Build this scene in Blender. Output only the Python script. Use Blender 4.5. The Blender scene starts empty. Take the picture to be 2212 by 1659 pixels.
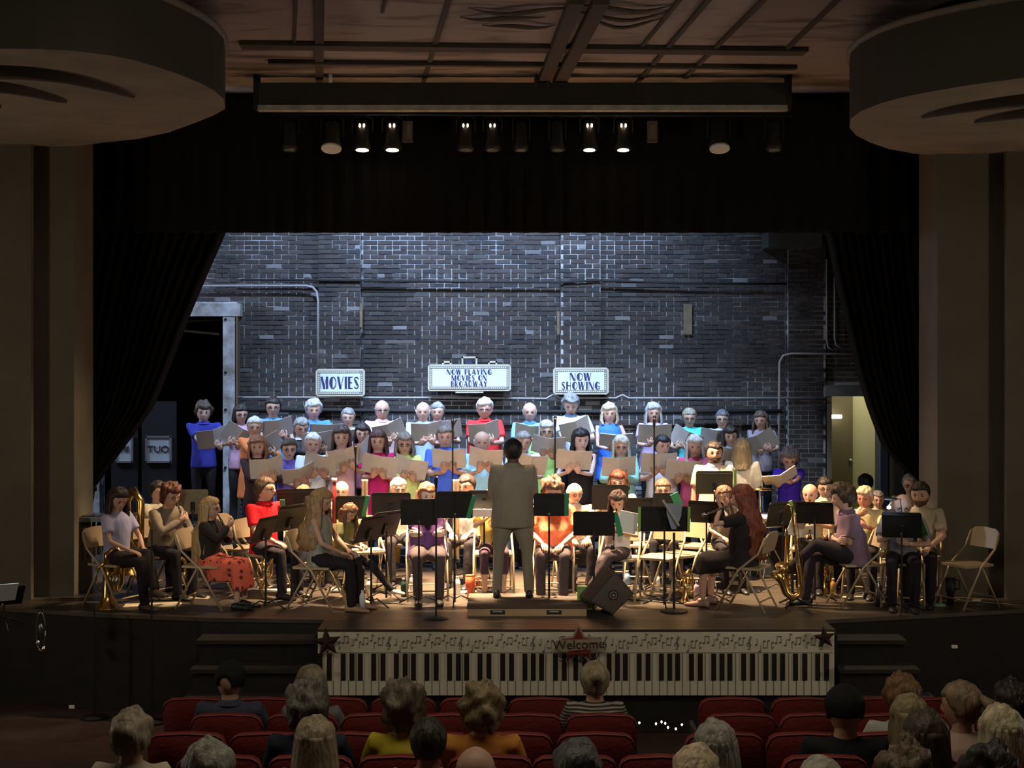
import bpy, bmesh, math, random
from mathutils import Vector, Matrix, noise
random.seed(7)
S = bpy.context.scene
COL = S.collection
V = Vector
PI = math.pi
F, CX, YH, EYE = 3300.0, 1106.0, 745.0, 2.9
def P(x, y, D):
    return V(((x-CX)*D/F, D, EYE-(y-YH)*D/F))

# ---------------------------------------------------------------- camera
cd = bpy.data.cameras.new('camera'); cam = bpy.data.objects.new('camera', cd); COL.objects.link(cam)
cam.location = (0, 0, EYE); cam.rotation_euler = (PI/2, 0, 0)
cd.sensor_width = 36; cd.lens = F/2212*36; cd.shift_y = -(829.5-YH)/2212; cd.clip_end = 200
S.camera = cam
# ---------------------------------------------------------------- world and exposure
w = bpy.data.worlds.new('house_dark'); S.world = w; w.use_nodes = True
w.node_tree.nodes['Background'].inputs[0].default_value = (0.9, 0.75, 0.5, 1)
w.node_tree.nodes['Background'].inputs[1].default_value = 0.004
S.view_settings.view_transform = 'Standard'; S.view_settings.look = 'None'
S.view_settings.exposure = 2.15; S.view_settings.gamma = 1.0; S.view_settings.use_curve_mapping = False

def spot(name, loc, aim, watt, col, deg, blend=0.5, size=0.12):
    l = bpy.data.lights.new(name, 'SPOT'); l.energy = watt; l.color = col; l.spot_size = math.radians(deg)
    l.spot_blend = blend; l.shadow_soft_size = size
    o = bpy.data.objects.new(name, l); COL.objects.link(o); o.location = loc
    o.rotation_euler = (V(aim)-V(loc)).to_track_quat('-Z', 'Y').to_euler(); return o
def area(name, loc, aim, watt, col, sx, sy):
    l = bpy.data.lights.new(name, 'AREA'); l.energy = watt; l.color = col; l.shape = 'RECTANGLE'; l.size = sx; l.size_y = sy
    o = bpy.data.objects.new(name, l); COL.objects.link(o); o.location = loc
    o.rotation_euler = (V(aim)-V(loc)).to_track_quat('-Z', 'Y').to_euler(); return o
WARM = (1, .70, .42); COOL = (.46, .66, 1.0)
# warm lamps over the band (they hang in the row of lamps behind the header)
for x, wt, tx in ((782, 270, -1.9), (848, 260, -.95), (1006, 300, -.35), (1064, 300, .25), (1273, 250, 1.1), (1346, 170, 2.1), (1350, 150, 3.5), (846, 60, -3.7)):
    p = P(x, 338, 17.95); spot('band_lamp', p, (tx, 18.1, .4), wt*5.0, WARM, 35, .6)
for x, wt, tx, ty in ((720, 80, -4.2, 17.2), (1560, 70, 3.7, 17.2)):
    p = P(x, 338, 17.95); spot('band_side_lamp', p, (tx, ty, .4), wt, (1, .72, .45), 60, .8)
# cool wash on the choir and the brick wall
for x, wt, tx in ((-3.2, 240, -2.9), (-1.6, 330, -1.5), (0, 340, 0), (1.3, 320, 1.4), (2.6, 190, 2.7)):
    spot('choir_lamp', (x, 19.3, 5.9), (tx, 20.9, 1.6), wt*1.1, COOL, 50, .9)
for x in (-2.6, -.6, 1.2):
    spot('wall_lamp', (x, 19.6, 5.9), (x, 22.2, 3.4), 150, COOL, 95, .9)
# front of house lamps, soft and warm
for x, wt in ((-2.4, 200), (.2, 240), (2.6, 180)):
    spot('front_lamp', (x*1.3, 2.5, 5.6), (x*.95, 18.9, 1.0), wt*1.9, (1, .91, .79), 17, .8, .3)
    spot('choir_front_lamp', (x*1.3, 2.5, 5.7), (x*1.0, 21.0, 1.75), wt*.8, (.62, .74, 1), 14, .8, .3)
area('house_light', (0, 8.5, 5.95), (0, 9.6, 0), 42, (1, .84, .62), 7, 2)
for sx in (-1, 1): area('added_uplight', (sx*8.8, 12.0, 1.2), (sx*2.0, 14.5, 6), 15, (1, .82, .62), .6, .4)  # unseen uplights, added to brighten the ceiling and soffit undersides
spot('stand_light', (-5.3, 15.25, 1.5), P(8, 1282, 15.5), 6, (.8, .95, 1), 30)
area('side_stage_left', (-8.2, 20.5, 4.5), (-3.5, 21.5, 1.2), 36, (.6, .7, 1), 1, 1)

# ---------------------------------------------------------------- materials
MC = {}
def mat(name, col, rough=.7, metal=0.0, bump=0.0, bscale=40, var=0.0, vscale=6, emit=None, estr=0, spec=.5, stretch=None, dark=None, coat=0):
    k = (name, tuple(col), rough, metal, bump, bscale, var, vscale)
    if k in MC: return MC[k]
    m = bpy.data.materials.new(name); m.use_nodes = True; nt = m.node_tree; b = nt.nodes['Principled BSDF']
    b.inputs['Base Color'].default_value = (*col, 1); b.inputs['Roughness'].default_value = rough; b.inputs['Metallic'].default_value = metal
    b.inputs['Specular IOR Level'].default_value = spec; b.inputs['Coat Weight'].default_value = coat
    if emit: b.inputs['Emission Color'].default_value = (*emit, 1); b.inputs['Emission Strength'].default_value = estr
    if bump or var:
        tc = nt.nodes.new('ShaderNodeTexCoord'); mp = nt.nodes.new('ShaderNodeMapping'); nt.links.new(tc.outputs['Object'], mp.inputs[0])
        if stretch: mp.inputs['Scale'].default_value = stretch
    if var:
        n = nt.nodes.new('ShaderNodeTexNoise'); n.inputs['Scale'].default_value = vscale; n.inputs['Detail'].default_value = 5
        nt.links.new(mp.outputs[0], n.inputs['Vector']); r = nt.nodes.new('ShaderNodeValToRGB')
        d = dark or tuple(c*(1-var) for c in col); l = tuple(min(1, c*(1+var*.7)) for c in col)
        r.color_ramp.elements[0].position = .3; r.color_ramp.elements[1].position = .7
        r.color_ramp.elements[0].color = (*d, 1); r.color_ramp.elements[1].color = (*l, 1)
        nt.links.new(n.outputs[0], r.inputs[0]); nt.links.new(r.outputs[0], b.inputs['Base Color'])
    if bump:
        n = nt.nodes.new('ShaderNodeTexNoise'); n.inputs['Scale'].default_value = bscale; n.inputs['Detail'].default_value = 4
        nt.links.new(mp.outputs[0], n.inputs['Vector']); bp = nt.nodes.new('ShaderNodeBump'); bp.inputs['Strength'].default_value = bump
        bp.inputs['Distance'].default_value = .02; nt.links.new(n.outputs[0], bp.inputs['Height']); nt.links.new(bp.outputs[0], b.inputs['Normal'])
    MC[k] = m; return m
def cloth(c): return mat('cloth', c, .85, bump=.7, bscale=11, var=.12, vscale=14, stretch=(1, 1, .55), spec=.2)
def skinm(c): return mat('skin', c, .5, bump=.1, bscale=60, var=.08, vscale=18, spec=.35)
def hairm(c): return mat('hair', c, .5, bump=.9, bscale=34, var=.45, vscale=30, stretch=(1, 1, .22), spec=.4)
def pattern(name, c1, c2, kind):
    m = bpy.data.materials.new(name); m.use_nodes = True; nt = m.node_tree; b = nt.nodes['Principled BSDF']; b.inputs['Roughness'].default_value = .85
    tc = nt.nodes.new('ShaderNodeTexCoord'); r = nt.nodes.new('ShaderNodeValToRGB'); r.color_ramp.interpolation = 'CONSTANT'
    if kind == 'stripe':
        n = nt.nodes.new('ShaderNodeTexWave'); n.bands_direction = 'Z'; n.inputs['Scale'].default_value = 13; n.inputs['Distortion'].default_value = .4; out = n.outputs[1]; th = .5
    else:
        n = nt.nodes.new('ShaderNodeTexVoronoi'); n.inputs['Scale'].default_value = 13; out = n.outputs['Distance']; th = .30
    nt.links.new(tc.outputs['Object'], n.inputs['Vector']); nt.links.new(out, r.inputs[0])
    r.color_ramp.elements[0].color = (*c2, 1); r.color_ramp.elements[1].color = (*c1, 1); r.color_ramp.elements[1].position = th
    nt.links.new(r.outputs[0], b.inputs['Base Color']); return m

# ---------------------------------------------------------------- mesh helper
class MB:
    def __init__(s): s.v = []; s.f = []; s.m = []
    def face(s, idx, m=0): s.f.append(tuple(idx)); s.m.append(m)
    def box(s, c, d, m=0, rot=None, tz=1.0):
        c = V(c); i = len(s.v)
        for z in (-1, 1):
            for x, y in ((-1, -1), (1, -1), (1, 1), (-1, 1)):
                k = tz if z > 0 else 1
                p = V((x*d[0]/2*k, y*d[1]/2*k, z*d[2]/2))
                if rot is not None: p = rot @ p
                s.v.append(c+p)
        for q in ((3, 2, 1, 0), (4, 5, 6, 7), (0, 1, 5, 4), (1, 2, 6, 5), (2, 3, 7, 6), (3, 0, 4, 7)): s.face([i+k for k in q], m)
        return s
    def loft(s, rings, m=0, caps=True, closed=True):
        n = len(rings[0]); i = len(s.v)
        for r in rings: s.v.extend(V(p) for p in r)
        for a in range(len(rings)-1):
            for b in range(n if closed else n-1):
                b2 = (b+1) % n; s.face((i+a*n+b, i+a*n+b2, i+(a+1)*n+b2, i+(a+1)*n+b), m)
        if caps and closed:
            s.face([i+k for k in range(n)][::-1], m); s.face([i+(len(rings)-1)*n+k for k in range(n)], m)
        return s
    def tube(s, pts, r, n=8, m=0, flat=1.0, up=None):
        pts = [V(p) for p in pts]; k = len(pts)
        rr = r if isinstance(r, (list, tuple)) else [r]*k
        rings = []; prev = None
        for i, p in enumerate(pts):
            t = ((pts[min(i+1, k-1)]-pts[i]).normalized()+(pts[i]-pts[max(i-1, 0)]).normalized())
            t = t.normalized() if t.length > 1e-6 else V((0, 0, 1))
            if prev is None:
                u = V(up) if up else (V((1, 0, 0)) if abs(t.x) < .8 else V((0, 1, 0)))
            else: u = prev
            u = (u-t*u.dot(t)).normalized(); prev = u; w_ = t.cross(u)
            rings.append([p+u*math.cos(a)*rr[i]+w_*math.sin(a)*rr[i]*flat for a in (2*PI*j/n for j in range(n))])
        return s.loft(rings, m)
    def ell(s, c, r, n=10, k=7, m=0, M=None):
        c = V(c); rings = []
        for a in range(k+1):
            e = -PI/2+PI*a/k; ce = max(math.cos(e), .02)
            ring = [V((r[0]*ce*math.cos(2*PI*j/n), r[1]*ce*math.sin(2*PI*j/n), r[2]*math.sin(e))) for j in range(n)]
            rings.append([(M @ (c+q)) if M is not None else c+q for q in ring])
        return s.loft(rings, m)
    def poly(s, pts2, y0, y1, m=0):
        """closed outline in x,z extruded in y"""
        i = len(s.v); n = len(pts2)
        for y in (y0, y1): s.v.extend(V((x, y, z)) for x, z in pts2)
        s.face([i+k for k in range(n)], m); s.face([i+n+k for k in range(n)][::-1], m)
        for k in range(n): s.face((i+k, i+n+k, i+n+(k+1) % n, i+(k+1) % n), m)
        return s
    def disc(s, c, r, h, n=16, m=0, axis='y'):
        ax = {'x': V((1, 0, 0)), 'y': V((0, 1, 0)), 'z': V((0, 0, 1))}[axis]
        c = V(c); return s.tube([c-ax*h/2, c+ax*h/2], r, n, m)
    def lathe(s, prof, n=16, m=0, c=(0, 0, 0)):
        c = V(c); return s.loft([[c+V((r*math.cos(2*PI*j/n), r*math.sin(2*PI*j/n), z)) for j in range(n)] for r, z in prof], m)
    def xf(s, M, start=0):
        for k in range(start, len(s.v)): s.v[k] = M @ s.v[k]
        return s
    def mesh(s, name, mats, smooth=False):
        me = bpy.data.meshes.new(name); me.from_pydata([tuple(v) for v in s.v], [], s.f)
        for m in (mats if isinstance(mats, (list, tuple)) else [mats]): me.materials.append(m)
        if any(s.m): me.polygons.foreach_set('material_index', s.m)
        if smooth: me.polygons.foreach_set('use_smooth', [True]*len(s.f))
        me.validate(); me.update()
        bm = bmesh.new(); bm.from_mesh(me); bmesh.ops.recalc_face_normals(bm, faces=bm.faces); bm.to_mesh(me); bm.free()
        return me
    def obj(s, name, mats, parent=None, smooth=False, loc=None):
        o = bpy.data.objects.new(name, s.mesh(name, mats, smooth)); COL.objects.link(o)
        if parent: o.parent = parent
        if loc is not None: o.location = loc
        return o
def tag(o, label=None, cat=None, group=None, kind=None):
    if label: o['label'] = label
    if cat: o['category'] = cat
    if group: o['group'] = group
    if kind: o['kind'] = kind
    return o
def thing(name, label, cat, loc=(0, 0, 0), rz=0, group=None):
    o = bpy.data.objects.new(name, None); COL.objects.link(o); o.location = loc; o.rotation_euler = (0, 0, rz); o.empty_display_size = .1
    return tag(o, label, cat, group)
def struct(name, mb, m, parent=None, smooth=False):
    o = mb.obj(name, m, parent, smooth); 
    if parent is None: o['kind'] = 'structure'
    return o
def dup(root, loc, rz, label=None, group=None):
    r = root.copy(); COL.objects.link(r); r.location = loc; r.rotation_euler = (0, 0, rz)
    if label: r['label'] = label
    if group: r['group'] = group
    kids(root, r); return r
def kids(a, b):
    for ch in list(a.children):
        c = ch.copy(); COL.objects.link(c); c.parent = b; kids(ch, c)
def RZ(d): return Matrix.Rotation(math.radians(d), 4, 'Z')
def RX(d): return Matrix.Rotation(math.radians(d), 4, 'X')
def RY(d): return Matrix.Rotation(math.radians(d), 4, 'Y')

METAL = mat('dark_metal', (.02, .02, .022), .45, .3)
STANDM = mat('stand_black', (.010, .009, .008), .55, .1)
CHROME = mat('chrome', (.75, .75, .78), .18, 1)
BRASS = mat('brass', (.75, .5, .18), .22, 1)
WHITE = mat('white_paper', (.8, .8, .78), .8)
BLACK = mat('black', (.01, .01, .01), .6)
# ================================================================ SETTING
def floorz(y):   # raked house floor under the seats
    return -1.05 if y > 15.2 else -1.05+(15.2-y)*.105
WD = 22.2
# --- stage floor, boards as one surface
def floor_mat():
    m = bpy.data.materials.new('stage_boards'); m.use_nodes = True; nt = m.node_tree; b = nt.nodes['Principled BSDF']
    tc = nt.nodes.new('ShaderNodeTexCoord'); mp = nt.nodes.new('ShaderNodeMapping'); mp.inputs['Scale'].default_value = (.35, 6, 1); nt.links.new(tc.outputs['Object'], mp.inputs[0])
    n = nt.nodes.new('ShaderNodeTexNoise'); n.inputs['Scale'].default_value = 3; n.inputs['Detail'].default_value = 6; nt.links.new(mp.outputs[0], n.inputs['Vector'])
    r = nt.nodes.new('ShaderNodeValToRGB'); r.color_ramp.elements[0].position = .32; r.color_ramp.elements[1].position = .72
    r.color_ramp.elements[0].color = (.038, .028, .019, 1); r.color_ramp.elements[1].color = (.082, .064, .048, 1)
    nt.links.new(n.outputs[0], r.inputs[0]); nt.links.new(r.outputs[0], b.inputs['Base Color']); b.inputs['Roughness'].default_value = .42
    bp = nt.nodes.new('ShaderNodeBump'); bp.inputs['Strength'].default_value = .25; bp.inputs['Distance'].default_value = .01; nt.links.new(n.outputs[0], bp.inputs['Height']); nt.links.new(bp.outputs[0], b.inputs['Normal'])
    return m
FM = floor_mat()
XL, XR = (685-CX)*15.5/F, (1805-CX)*15.5/F
mb = MB()
edge = [(-9.5, 17.6), (-5.8, 16.92), (-4.5, 16.5), (-3.2, 16.22), (XL, 16.12), (XL, 15.5), (XR, 15.5), (XR, 16.1), (4.0, 16.3), (5.6, 16.75), (9.5, 17.8), (9.5, 30), (-9.5, 30)]
i = len(mb.v); n = len(edge)
for z in (0, -.04): mb.v.extend(V((x, y, z)) for x, y in edge)
mb.face(range(n)); mb.face([n+k for k in range(n)][::-1])
for k in range(n): mb.face((k, n+k, n+(k+1) % n, (k+1) % n))
fl = struct('floor', mb, FM)
# boards of the thrust, nearest the camera, each a part
bdm = MB().box((0, 0, .006), (XR-XL-.01, .094, .012)).mesh('board', [FM])
for k in range(6):
    o = bpy.data.objects.new('board', bdm); COL.objects.link(o); o.parent = fl; o.location = ((XL+XR)/2, 15.55+k*.1, 0)
DARKW = mat('stage_front_paint', (.012, .011, .009), .8, bump=.2, var=.4)
front = struct('wall_stage_front', MB(), DARKW)
bpy.data.objects.remove(front)
mb = MB()
for (x0, y0), (x1, y1) in zip(edge[:10], edge[1:11]):
    a, b_ = V((x0, y0+.04, 0)), V((x1, y1+.04, 0)); d = (b_-a); L = d.length
    R = Matrix.Rotation(math.atan2(d.y, d.x), 3, 'Z'); mb.box((a+b_)/2+V((0, .02, -.55)), (L+.02, .06, 1.01), 0, R)
sf = struct('wall_stage_front', mb, DARKW)
HOUSE = mat('house_carpet', (.055, .025, .016), .95, bump=.4, bscale=90, var=.3)
mb = MB(); prof = [(20, -1.05), (15.2, -1.05), (2.0, floorz(2.0)), (1.0, floorz(2.0))]
for y, z in prof: mb.v += [V((-9.5, y, z)), V((9.5, y, z))]
for k in range(3): mb.face((2*k, 2*k+1, 2*k+3, 2*k+2))
hf = struct('floor', mb, HOUSE); hf.name = 'floor_house'

# --- back wall: mortar bed, piers, bricks
def wall_mat(kind):
    m = bpy.data.materials.new(kind); m.use_nodes = True; nt = m.node_tree; b = nt.nodes['Principled BSDF']; b.inputs['Roughness'].default_value = .85
    g = nt.nodes.new('ShaderNodeNewGeometry'); n = nt.nodes.new('ShaderNodeTexNoise'); n.inputs['Scale'].default_value = 1.3; n.inputs['Detail'].default_value = 7; n.inputs['Roughness'].default_value = .72
    nt.links.new(g.outputs['Position'], n.inputs['Vector']); r = nt.nodes.new('ShaderNodeValToRGB'); nt.links.new(n.outputs[0], r.inputs[0]); e = r.color_ramp.elements
    if kind == 'mortar':
        e[0].position = .43; e[0].color = (.05, .047, .047, 1); e[1].position = .56; e[1].color = (.55, .56, .57, 1)
        nt.links.new(r.outputs[0], b.inputs['Base Color'])
    else:
        oi = nt.nodes.new('ShaderNodeObjectInfo'); ad = nt.nodes.new('ShaderNodeMath'); ad.operation = 'ADD'; fr = nt.nodes.new('ShaderNodeMath'); fr.operation = 'FRACT'
        nt.links.new(oi.outputs['Random'], ad.inputs[0]); nt.links.new(g.outputs['Random Per Island'], ad.inputs[1]); nt.links.new(ad.outputs[0], fr.inputs[0])
        r2 = nt.nodes.new('ShaderNodeValToRGB'); e2 = r2.color_ramp.elements; e2[0].color = (.034, .034, .036, 1); e2[1].color = (.075, .068, .066, 1); e2[1].position = .97
        k = r2.color_ramp.elements.new(.995); k.color = (.22, .22, .22, 1); k = r2.color_ramp.elements.new(.6); k.color = (.055, .042, .038, 1)
        nt.links.new(fr.outputs[0], r2.inputs[0]); e[0].position = .60; e[0].color = (0, 0, 0, 1); e[1].position = .88; e[1].color = (1, 1, 1, 1)
        mx = nt.nodes.new('ShaderNodeMixRGB'); mx.blend_type = 'MIX'; nt.links.new(r.outputs[0], mx.inputs[0]); nt.links.new(r2.outputs[0], mx.inputs[1]); mx.inputs[2].default_value = (.20, .195, .19, 1)
        nt.links.new(mx.outputs[0], b.inputs['Base Color'])
        n3 = nt.nodes.new('ShaderNodeTexNoise'); n3.inputs['Scale'].default_value = 60; nt.links.new(g.outputs['Position'], n3.inputs['Vector'])
        bp = nt.nodes.new('ShaderNodeBump'); bp.inputs['Strength'].default_value = .4; bp.inputs['Distance'].default_value = .01; nt.links.new(n3.outputs[0], bp.inputs['Height']); nt.links.new(bp.outputs[0], b.inputs['Normal'])
    return m
MORT, BRICK = wall_mat('mortar'), wall_mat('painted_brick')
sc = WD/F
doorL = ((215-CX)*sc, (483-CX)*sc, EYE-(660-YH)*sc)      # left opening x0,x1,top
doorR = ((1790-CX)*sc, (1903-CX)*sc, EYE-(855-YH)*sc)
mb = MB()
def wallseg(x0, x1, z0, z1): mb.box(((x0+x1)/2, WD+.15, (z0+z1)/2), (x1-x0, .3, z1-z0))
wallseg(-9, doorL[0], 0, 7); wallseg(doorL[0], doorL[1], doorL[2], 7); wallseg(doorL[1], doorR[0], 0, 7); wallseg(doorR[0], doorR[1], doorR[2], 7); wallseg(doorR[1], 9, 0, 7)
piers = [((690-CX)*sc, (780-CX)*sc), ((1211-CX)*sc, (1296-CX)*sc), ((1700-CX)*sc, (1780-CX)*sc)]
for a, b_ in piers: mb.box(((a+b_)/2, WD-.05, 3.5), (b_-a, .12, 7))
bw = struct('wall_back', mb, MORT)
CH, BL = .0685, .215
unit = MB()
sx, sy, sz = .205/2, .012, (CH-.011)/2
unit.box((0, 0, 0), (.202, .024, CH-.014))
ubm = unit.mesh('brick', [BRICK]); stuff = MB(); cand = []
for r_ in range(1, 74):
    z = r_*CH; off = (r_ % 2)*BL/2; header = r_ % 6 == 3
    step = BL/2 if header else BL
    pr = sorted(piers); segs = []; px0 = -5.4
    for a, b_ in pr: segs.append((px0, a, WD-.003)); segs.append((a+.004, b_-.004, WD-.113)); px0 = b_
    segs.append((px0, 6.1, WD-.003))
    for s0, s1, yy in segs:
        x = -5.6+off
        while x < s1:
            l_, r2 = max(x, s0), min(x+step-.013, s1); x += step
            if r2-l_ < .03: continue
            xm, L = (l_+r2)/2, r2-l_
            if (doorL[0]-.1 < xm < doorL[1]+.16 and z < doorL[2]+.06) or (doorR[0]-.12 < xm < doorR[1]+.34 and z < doorR[2]+.2): continue
            c = V((xm, yy+random.uniform(-.004, .004), z+random.uniform(-.0015, .0015))); px = CX+c.x*F/yy; py = YH-(c.z-EYE)*F/yy
            if not header and L > .2 and 520 < py < 775 and 800 < px < 1200 and len(cand) < 300: cand.append(c)
            else: stuff.box(c, (L, .024, CH-.014))
for c in cand:
    o = bpy.data.objects.new('brick', ubm); COL.objects.link(o); o.parent = bw; o.location = c
o = stuff.obj('brickwork', [BRICK], bw); o['kind'] = 'stuff'
# horizontal joint bands, pipes, boards on the wall
PIPE = mat('painted_pipe', (.35, .35, .34), .5); OLDW = mat('old_wood', (.20, .15, .09), .8, var=.3); RUST = mat('dark_rail', (.015, .013, .012), .8)
def pth(name, pts, r, m, label, cat, D=WD-.16, group=None):
    o = MB().tube([P(x, y, D) for x, y in pts], r, 8).obj(name, [m], None, True); return tag(o, label, cat, group)
pth('conduit', [(420, 617), (660, 617), (675, 620), (684, 630), (687, 650), (687, 795)], .016, PIPE, 'pale conduit running from behind the left curtain and bending down beside the left brick pier', 'pipe')
pth('conduit', [(505, 858), (900, 859), (1180, 861), (1195, 852), (1210, 860), (1330, 860), (1345, 853), (1358, 860), (1785, 860)], .014, PIPE, 'long thin horizontal conduit on the brick wall just under the three signs', 'pipe')
pth('pipe', [(1890, 766), (1710, 764), (1692, 768), (1684, 782), (1682, 1045)], .018, mat('pipe_pale', (.45, .4, .36), .45), 'tall pale pipe with a rounded bend beside the dark right pier', 'pipe')
pth('pipe', [(1786, 560), (1786, 735), (1789, 750), (1800, 757)], .014, PIPE, 'left one of two short vertical pipes near the right curtain', 'pipe')
pth('pipe', [(1803, 600), (1803, 730), (1806, 745), (1818, 752)], .014, PIPE, 'right one of two short vertical pipes near the right curtain', 'pipe')
pth('pipe', [(1697, 560), (1697, 1040)], .01, mat('pipe_brown', (.10, .07, .05), .6), 'thin brown vertical pipe up the corner of the dark right pier', 'pipe', WD-.14)
pth('cable', [(520, 604), (780, 606), (1000, 609), (1212, 610), (1290, 606), (1480, 612), (1700, 613)], .016, RUST, 'black cable strung across the upper brick wall', 'cable')
pth('cable', [(505, 884), (900, 888), (1300, 890), (1690, 888)], .03, RUST, 'dark horizontal rail low on the brick wall behind the heads of the choir', 'rail', WD-.175)
def slab(name, x0, y0, x1, y1, D, th, m, label, cat, group=None):
    a, b_ = P(x0, y0, D), P(x1, y1, D)
    o = MB().box(((a.x+b_.x)/2, D+th/2, (a.z+b_.z)/2), (abs(b_.x-a.x), th, abs(a.z-b_.z))).obj(name, [m]); return tag(o, label, cat, group)
slab('board', 1477, 657, 1495, 722, WD-.06, .04, OLDW, 'short upright wooden board fixed to the brick wall right of centre', 'board')
slab('board', 777, 655, 783, 707, WD-.14, .05, OLDW, 'thin wooden batten on the edge of the left brick pier', 'board')
slab('board', 1203, 672, 1209, 722, WD-.14, .05, OLDW, 'thin wooden batten on the left edge of the middle brick pier', 'board')
slab('duct', 1660, 500, 1775, 533, 21.6, .585, mat('duct_metal', (.10, .12, .12), .5, .4), 'grey metal air duct high on the wall at the right end', 'duct')
# left doorway: white painted steel lintel and column
WP = mat('flaking_white_paint', (.42, .44, .46), .6, bump=.3, var=.35, vscale=5, dark=(.20, .17, .14))
d1 = MB(); a, b_ = P(380, 655, WD-.2), P(519, 683, WD-.2); d1.box(((a.x+b_.x)/2, WD-.08, (a.z+b_.z)/2), (b_.x-a.x, .25, a.z-b_.z)); dl = struct('door_1', d1, WP)
a, b_ = P(481, 683, WD-.2), P(507, 700, WD-.2); z1 = a.z; MB().box(((a.x+b_.x)/2, WD-.08, z1/2), (b_.x-a.x, .22, z1)).obj('column', [WP], dl)
MB().box((b_.x+.03, WD-.05, z1/2), (.03, .3, z1)).obj('flange', [mat('rusty_edge', (.12, .08, .05), .8)], dl)
rv = MB()
for yy in (805, 1010, 885, 690): rv.disc(P(487, yy, WD-.2), .02, .03, 10)
o = rv.obj('rivet', [METAL], dl)
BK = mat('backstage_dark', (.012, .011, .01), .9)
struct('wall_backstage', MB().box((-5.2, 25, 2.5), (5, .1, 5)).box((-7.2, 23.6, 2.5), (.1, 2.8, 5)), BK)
for k, (ya, yb) in enumerate(((695, 690), (713, 722))):
    o = MB().tube([P(380, ya, 23), P(474, yb, 23)], .02, 6).obj('roof_batten', [OLDW]); tag(o, ('upper' if k == 0 else 'lower')+' pale batten seen through the left doorway', 'batten')
# right doorway with lit corridor
GW = mat('greenish_wall_paint', (.45, .44, .30), .8); GR = mat('lintel_grey', (.20, .20, .18), .8, bump=.3, var=.3)
a, b_ = P(1783, 832, WD-.1), P(1925, 856, WD-.1); d2 = struct('door_2', MB().box(((a.x+b_.x)/2, WD+.02, (a.z+b_.z)/2), (b_.x-a.x, .3, a.z-b_.z)), GR)
for xx, ww_, jm in ((1788, .07, mat('jamb_wood', (.28, .22, .14), .7)), (1906, .11, mat('jamb_blue_grey', (.10, .12, .17), .6)), (1922, .06, mat('jamb_wood', (.28, .22, .14), .7)), (1938, .15, mat('jamb_brown', (.13, .10, .06), .8))): p = P(xx, 850, WD); MB().box((p.x, WD+.05, p.z/2), (ww_, .34, p.z)).obj('jamb', [jm], d2)
p = P(1815, 860, WD+1.8)
struct('wall_corridor', MB().box((5.55, 24.0, 1.6), (1.9, .08, 3.2)).box((6.4, 23.2, 1.6), (.08, 1.8, 3.2)).box((4.55, 23.2, 1.6), (.08, 1.8, 3.2)).box((5.55, 23.2, 2.75), (2, 1.9, .08)), GW)
dd = MB().box((P(1818, 900, 23.9).x, 23.9, 1.2), (.34, .05, 2.4)).obj('door_3', [mat('brown_door', (.10, .085, .05), .6)]); dd['kind'] = 'structure'
MB().ell((dd.data.vertices[1].co.x-.04, 23.85, 1.1), (.03, .03, .03), 8, 5).obj('door_handle', [CHROME], dd)
TUBE = mat('tube_light', (1, .95, .75), .5, emit=(1, .93, .7), estr=3)
o = MB().tube([P(1794, 900, 23.7), P(1818, 900, 23.7)], .028, 8).obj('tube_light', [TUBE]); tag(o, 'short glowing tube lamp inside the right doorway', 'lamp')
area('corridor_light', (5.4, 23.2, 2.6), (5.4, 23.4, 0), 3.5, (1, .9, .6), .8, .8)
# doors with mirrored OUT behind left curtain
GL = mat('pale_glass', (.55, .62, .65), .3); DK = mat('swing_door_dark', (.02, .02, .022), .5)
def mesh_text(s, h, m, name='lettering', ext=.004):
    c = bpy.data.curves.new(name, 'FONT'); c.body = s; c.size = h*1.38; c.align_x = 'CENTER'; c.align_y = 'CENTER'; c.extrude = ext
    o = bpy.data.objects.new(name, c); COL.objects.link(o); bpy.context.view_layer.update()
    me = bpy.data.meshes.new_from_object(o); bpy.data.objects.remove(o); me.materials.clear(); me.materials.append(m)
    o = bpy.data.objects.new(name, me); COL.objects.link(o); return o
for x0, x1, txt, lb in ((318, 368, 'OUT', 'dark swing door with a pale window lettered OUT backwards, behind the left curtain'), (252, 285, 'IN', 'dark swing door half hidden by the curtain, with a pale window')):
    D = 21.6; xc = (x0+x1)/2; c = P(xc, 960, D)
    t = thing('swing_door', lb, 'door', (c.x, D, 0)); MB().box((0, .03, 1.05), ((x1-x0)*D/F+.16, .05, 2.1)).obj('door_leaf', [DK], t)
    za, zb = P(0, 945, D).z, P(0, 996, D).z
    wn = MB().box((0, -.01, (za+zb)/2), ((x1-x0)*D/F, .02, za-zb)).obj('window', [GL], t)
    f = MB()
    W2 = (x1-x0)*D/F
    for s_ in (-1, 1): f.box((s_*(W2/2+.01), -.02, (za+zb)/2), (.025, .03, za-zb+.05)); f.box((0, -.02, (za+zb)/2+s_*((za-zb)/2+.01)), (W2+.04, .03, .025))
    f.obj('window_frame', [mat('grey_frame', (.2, .2, .2), .5)], t)
    l = mesh_text(txt, .095, mat('dark_letter', (.03, .03, .04), .6)); l['kind'] = 'stuff'; l.parent = t; l.rotation_euler = (PI/2, 0, 0); l.scale = (-1.1, 1, 1); l.location = (0, -.026, (za+zb)/2)

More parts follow.
